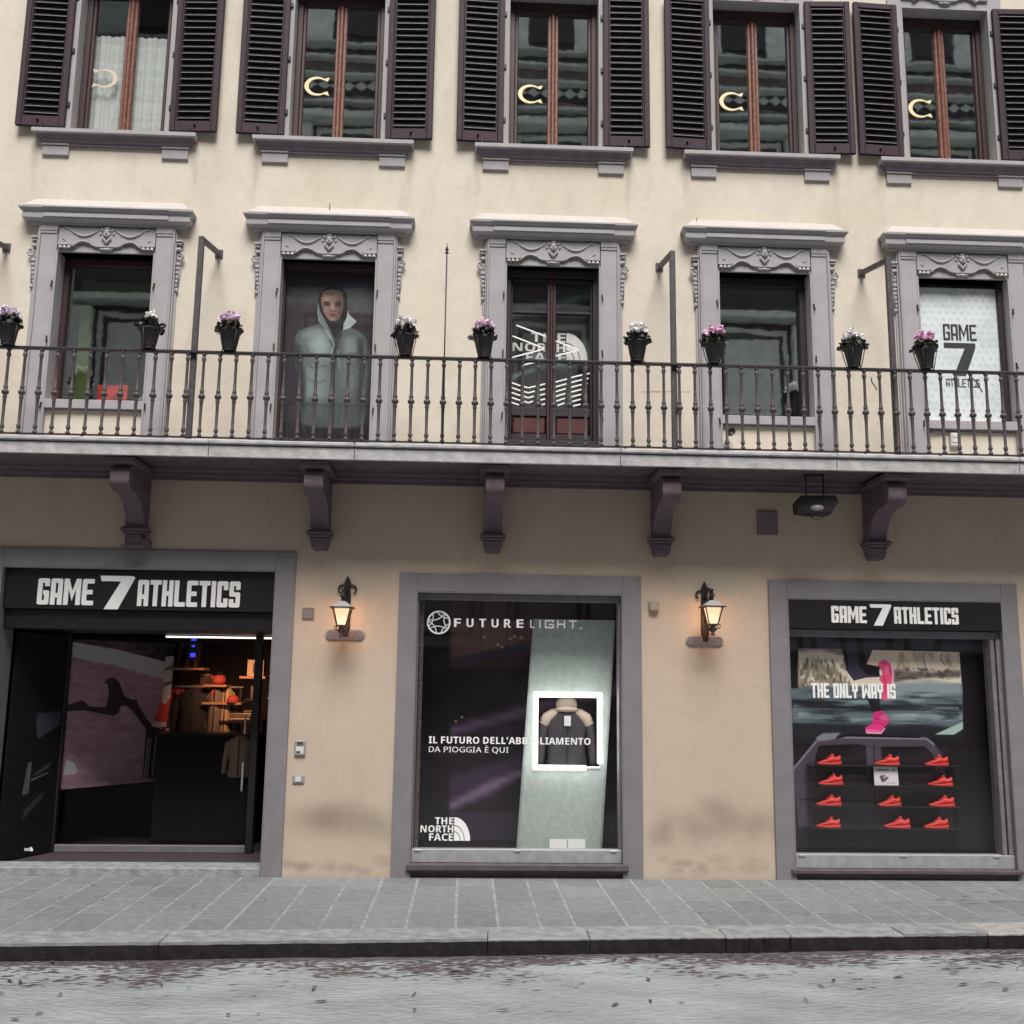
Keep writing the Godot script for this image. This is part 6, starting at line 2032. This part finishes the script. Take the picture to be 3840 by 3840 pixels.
	var j := garment("raincoat", "dark raincoat with tan hood and shoulders in the lit opening", Vector3(0.925, 0.83, -0.55), Vector3(0.46, 0.585, 0.30), "coat_dark", "coat_tan")
	put("paper_tag", MB.new().span(-0.03, 0.03, 0.41, 0.50, 0.108, 0.112).done(), "plastic_white", j)
	for q in [[0.842, "left"], [1.005, "right"]]:
		var card := base("card", Vector3(q[0], 0.172, -0.40))
		tag(card, "%s of two white cards standing at the foot of the pale green board" % q[1], "card", "white cards in the middle window")
		put("card", boxm(Vector3(0.155, 0.085, 0.004)), "white_film", card, Vector3(0, 0.045, 0), Vector3(-8, 0, 0))
		put("foot", boxm(Vector3(0.155, 0.004, 0.04)), "white_film", card, Vector3(0, 0.0025, -0.02))

func shoe(at: Vector3, label: String, m, sole) -> Node3D:
	# a low running shoe, toe to the left
	var g := base("shoe", at)
	tag(g, label, "shoe", "")
	var L := 0.205
	var n := 14
	var up := []
	var so := []
	for k in n + 1:
		var t := float(k) / n
		var x := (t - 0.5) * L
		var top: float = lerpf(0.022, 0.046, smoothstep(0.0, 0.38, t)) + 0.034 * smoothstep(0.34, 0.62, t) - 0.014 * smoothstep(0.66, 0.82, t) + 0.016 * smoothstep(0.84, 0.97, t)
		var bot := 0.018 + 0.010 * smoothstep(0.5, 1.0, t)
		var w: float = 0.036 * sqrt(maxf(0.05, sin(PI * clampf(0.07 + t * 0.88, 0, 1)))) * (1.0 - 0.15 * exp(-pow((t - 0.6) / 0.15, 2)))
		var ra := []
		var rb := []
		for j in 14:
			var a := -TAU * j / 14
			var cy: float = sin(a)
			var cx: float = cos(a)
			ra.append(Vector3(x, (top + bot) / 2 + cy * (top - bot) / 2, cx * w * (0.92 if cy < 0 else 0.92 - 0.45 * cy * cy * smoothstep(0.2, 0.6, t))))
			var st := 0.0 + 0.006 * pow(1.0 - t, 4)
			rb.append(Vector3(x * 1.04, lerpf(st, bot + 0.002, 0.5 + 0.5 * clampf(cy * 1.6, -1, 1)), clampf(cx * 1.5, -1, 1) * w * 1.02))
		up.append(ra)
		so.append(rb)
	var flip := func(rs: Array): 
		for r in rs: r.reverse()
	flip.call(up)
	flip.call(so)
	var b := MB.new(true)
	b.ring_skin(up)
	put("upper", b.done(), m, g)
	b = MB.new(true)
	b.ring_skin(so)
	put("sole", b.done(), sole, g)
	b = MB.new(true)
	for k in 4: b.tube([Vector3(-0.016 + 0.012 * k, 0.054 + 0.0065 * k, 0.020), Vector3(-0.014 + 0.012 * k, 0.066 + 0.0065 * k, 0.0), Vector3(-0.016 + 0.012 * k, 0.054 + 0.0065 * k, -0.020)], 0.003, 5)
	b.ball(Vector3(0.030, 0.082, 0), Vector3(0.016, 0.014, 0.014), 8, 6)
	put("laces", b.done(), m, g)
	return g

func shoe_window():
	# backdrop print: a runner's legs on the roof of a dark car before a lake. Design: 240..1465 across, 370..1625 down
	var p := Print.new(640, 640, Color(0.13, 0.11, 0.13), Rect2(240, 370, 1150, 1255))
	p.lean = Vector2(40, 75)
	p.poly(pv([298, 440, 1232, 450, 1250, 700, 300, 660]), Color(0.74, 0.69, 0.62), 0)
	p.poly(pv([298, 400, 560, 440, 560, 480, 430, 450, 298, 460]), Color(0.40, 0.36, 0.38, 0.8), 3)
	p.poly(pv([298, 530, 420, 500, 560, 590, 620, 680, 298, 690]), Color(0.50, 0.47, 0.40, 0.9), 3)
	p.mottle(Color(0.33, 0.31, 0.25, 0.75), 0.10, -0.05, 0.35, 3, Vector2(1, 1.8), Rect2(310, 500, 290, 180)).mottle(Color(0.86, 0.83, 0.74, 0.6), 0.14, 0.1, 0.4, 5, Vector2(1, 2.5), Rect2(310, 480, 290, 190))
	p.poly(pv([850, 560, 1050, 575, 1240, 560, 1240, 600, 1000, 610, 850, 640]), Color(0.34, 0.31, 0.30, 0.85), 3)
	p.mottle(Color(0.50, 0.43, 0.36, 0.55), 0.05, 0.0, 0.4, 8, Vector2(1, 3), Rect2(850, 455, 385, 140)).mottle(Color(0.26, 0.25, 0.25, 0.7), 0.08, 0.0, 0.35, 18, Vector2(1.5, 1), Rect2(850, 550, 390, 70)).line(pv([1020, 455, 1030, 530, 1045, 560]), 4, Color(0.2, 0.18, 0.18), 0).line(pv([1130, 460, 1125, 500, 1150, 530]), 4, Color(0.2, 0.18, 0.18), 0)
	p.poly(pv([240, 680, 900, 650, 1250, 640, 1255, 900, 260, 960]), Color(0.32, 0.37, 0.40), 2)
	p.poly(pv([850, 640, 1050, 620, 1246, 640, 1250, 700, 860, 720]), Color(0.46, 0.51, 0.52, 0.9), 3)
	p.poly(pv([245, 740, 700, 770, 1250, 760, 1250, 800, 700, 800, 250, 790]), Color(0.17, 0.18, 0.20, 0.9), 2)
	p.poly(pv([300, 820, 1250, 820, 1250, 850, 500, 870, 300, 850]), Color(0.42, 0.49, 0.50, 0.9), 2)
	p.mottle(Color(0.55, 0.63, 0.63, 0.45), 0.06, 0.05, 0.4, 12, Vector2(6, 0.7), Rect2(270, 690, 970, 230)).mottle(Color(0.12, 0.14, 0.16, 0.6), 0.05, 0.05, 0.4, 22, Vector2(6, 0.8), Rect2(270, 690, 970, 230))
	p.poly(pv([260, 880, 700, 890, 1000, 880, 1250, 900, 1250, 960, 260, 980]), Color(0.15, 0.16, 0.18, 0.95), 3)
	p.poly(pv([1085, 940, 1260, 860, 1255, 905, 1200, 940]), Color(0.52, 0.60, 0.58), 1)
	p.rect(1252, 370, 1470, 1628, Color(0.125, 0.105, 0.125), 0)
	# legs; the upright strips along the top are reflections painted in
	p.poly(pv([240, 370, 1390, 370, 1390, 440, 298, 440, 240, 470]), Color(0.235, 0.215, 0.27), 0)
	for x in [285, 365, 805, 910, 1085]: p.poly(pv([x, 370, x + 38, 370, x + 42, 442, x + 4, 442]), Color(0.13, 0.11, 0.14), 1)
	p.poly(pv([560, 440, 730, 440, 690, 540, 770, 545, 775, 605, 690, 610, 620, 630, 590, 590]), Color(0.235, 0.22, 0.28), 0)
	p.poly(pv([528, 370, 575, 370, 590, 590, 575, 560, 560, 480]), Color(0.13, 0.11, 0.14), 1)
	p.poly(pv([628, 370, 668, 370, 690, 530, 770, 545, 770, 600, 690, 590, 650, 540]), Color(0.13, 0.11, 0.14), 1)
	p.poly(pv([690, 720, 770, 740, 770, 810, 730, 815]), Color(0.16, 0.14, 0.17), 1)
	# pink shoes
	p.poly(pv([757, 540, 770, 512, 800, 503, 830, 525, 845, 580, 840, 640, 810, 745, 785, 740, 790, 650, 765, 620, 785, 590, 775, 555]), Color(0.90, 0.24, 0.42), 1)
	p.poly(pv([765, 560, 785, 575, 770, 600]), Color(0.88, 0.84, 0.85), 0)
	p.poly(pv([735, 810, 790, 805, 830, 860, 800, 895, 775, 930, 690, 925, 685, 905, 725, 880]), Color(0.90, 0.16, 0.46), 1)
	p.poly(pv([688, 912, 778, 922, 774, 936, 688, 932]), Color(0.92, 0.34, 0.52), 0)
	for q in [[800, 520, 825, 545, 832, 590], [790, 600, 805, 640, 800, 700], [745, 850, 790, 860, 808, 880], [735, 872, 780, 882, 800, 895], [770, 818, 790, 840, 800, 850]]: p.line(pv(q), 7, Color(0.62, 0.08, 0.28, 0.75), 1)
	for q in [[838, 535, 848, 590, 842, 640, 822, 720], [690, 934, 776, 937, 800, 905]]: p.line(pv(q), 8, Color(0.95, 0.55, 0.66, 0.9), 0)
	p.oval(Vector2(790, 845), Vector2(26, 18), Color(0.98, 0.40, 0.62, 0.6), 2)
	p.oval(Vector2(812, 560), Vector2(14, 30), Color(0.98, 0.42, 0.58, 0.6), 2)
	# car
	p.poly(pv([265, 1160, 300, 1110, 400, 985, 440, 955, 560, 945, 1040, 955, 1080, 985, 1130, 1060, 1150, 1160, 1180, 1240, 1200, 1480, 1100, 1500, 300, 1480]), Color(0.27, 0.245, 0.285), 2)
	p.poly(pv([395, 970, 440, 940, 545, 935, 500, 975, 430, 985]), Color(0.40, 0.45, 0.47), 2)
	p.line(pv([265, 1155, 400, 990, 445, 962, 1040, 965, 1085, 1000]), 12, Color(0.42, 0.40, 0.46), 1)
	p.line(pv([520, 965, 580, 950, 1000, 955]), 14, Color(0.10, 0.09, 0.11), 0)
	p.poly(pv([420, 1010, 640, 1000, 690, 1010, 695, 1180, 640, 1175, 400, 1180, 395, 1080]), Color(0.115, 0.095, 0.115), 1)
	p.poly(pv([775, 1015, 1030, 1010, 1080, 1060, 1090, 1160, 790, 1175]), Color(0.115, 0.095, 0.115), 1)
	p.oval(Vector2(372, 1130), Vector2(27, 32), Color(0.24, 0.22, 0.26), 1)
	p.line(pv([280, 1225, 1180, 1230]), 8, Color(0.27, 0.24, 0.28, 0.8), 1)
	p.line(pv([735, 1005, 740, 1180, 735, 1440]), 6, Color(0.12, 0.10, 0.12), 1).line(pv([300, 1320, 860, 1330]), 6, Color(0.13, 0.11, 0.13, 0.8), 1).line(pv([640, 1240, 690, 1243]), 8, Color(0.36, 0.33, 0.38), 1)
	p.mottle(Color(0.34, 0.31, 0.37, 0.25), 0.02, 0.0, 0.5, 26, Vector2(3, 1), Rect2(280, 980, 900, 300))
	p.oval(Vector2(1000, 1420), Vector2(120, 140), Color(0.12, 0.10, 0.12), 2)
	p.line(pv([870, 1340, 920, 1290, 1000, 1275, 1080, 1290, 1120, 1330]), 20, Color(0.22, 0.19, 0.24), 2)
	p.rect(240, 1480, 1470, 1628, Color(0.125, 0.105, 0.125), 3)
	p.im.adjust_bcs(1.26, 1.16, 0.78)
	print_mat("runner_print", p, 0.4)
	var g := base("backdrop", Vector3(3.823, 0.178, -0.23))
	tag(g, "printed backdrop of a runner's legs above a dark car behind the red shoes", "backdrop")
	put("sheet", sheet(1.834, 1.89, 0.01), "runner_print", g, Vector3(0, 0.945, 0))
	# shelves and shoes
	mat("red_shoe", Color(0.66, 0.042, 0.036), 0.6)
	mat("red_sole", Color(0.62, 0.055, 0.048), 0.55)
	var rows := [[0.941, [3.215, 3.733, 4.181]], [0.768, [3.221, 4.204]], [0.591, [3.196, 3.739, 4.207]], [0.406, [3.186, 3.796, 4.147]]]
	var row_names := ["top", "second", "third", "bottom"]
	var first: Node3D = null
	for i in 4:
		var y: float = rows[i][0]
		g = base("display_shelf", Vector3(3.70, y, -0.155))
		tag(g, "thin dark display shelf, %s of four in the shoe window" % ["topmost", "second from the top", "second from the bottom", "lowest"][i], "shelf", "thin shelves in the shoe window")
		put("board", boxm(Vector3(1.35, 0.008, 0.11), 0.002), "black_gloss", g, Vector3(0, -0.0045, 0))
		for x in [-0.6, 0.6]: put("support", boxm(Vector3(0.012, 0.012, 0.08)), "black_metal", g, Vector3(x, -0.015, -0.01))
		var n: int = rows[i][1].size()
		for k in n:
			var where: String = {2: ["left", "right"], 3: ["left", "middle", "right"]}[n][k]
			var label := "red running shoe at the %s of the %s shelf in the shoe window" % [where, row_names[i]]
			var at := Vector3(rows[i][1][k], y, -0.150)
			if first == null:
				first = shoe(at, label, "red_shoe", "red_sole")
				first.set_meta("group", "red running shoes in the window")
			else:
				var c := copy_of(first, label, at)
				c.rotation_degrees.y = rng.randf_range(-14, 10)
				c.scale = Vector3.ONE * rng.randf_range(0.95, 1.05)
	g = base("picture_card", Vector3(3.715, 0.768, -0.14))
	tag(g, "white card with a small shoe picture between the red shoes", "card")
	var cp := Print.new(128, 96, Color(0.86, 0.85, 0.86), Rect2(733, 1125, 143, 107))
	cp.line(pv([755, 1143, 823, 1143]), 6, Color(0.25, 0.23, 0.27), 0)
	cp.line(pv([845, 1143, 862, 1143]), 6, Color(0.35, 0.33, 0.37), 0)
	cp.poly(pv([765, 1180, 785, 1172, 790, 1195, 818, 1180, 815, 1195, 785, 1215, 775, 1210]), Color(0.38, 0.30, 0.36), 0)
	cp.poly(pv([785, 1172, 800, 1170, 808, 1180, 792, 1192]), Color(0.62, 0.58, 0.62), 0)
	cp.line(pv([805, 1217, 858, 1219]), 3, Color(0.6, 0.6, 0.62), 0)
	print_mat("card_print", cp)
	put("card", sheet(0.216, 0.160, 0.004), "card_print", g, Vector3(0, 0.082, 0), Vector3(-3, 0, 0))
	put("foot", boxm(Vector3(0.10, 0.004, 0.05)), "white_film", g, Vector3(0, 0.0025, -0.025))
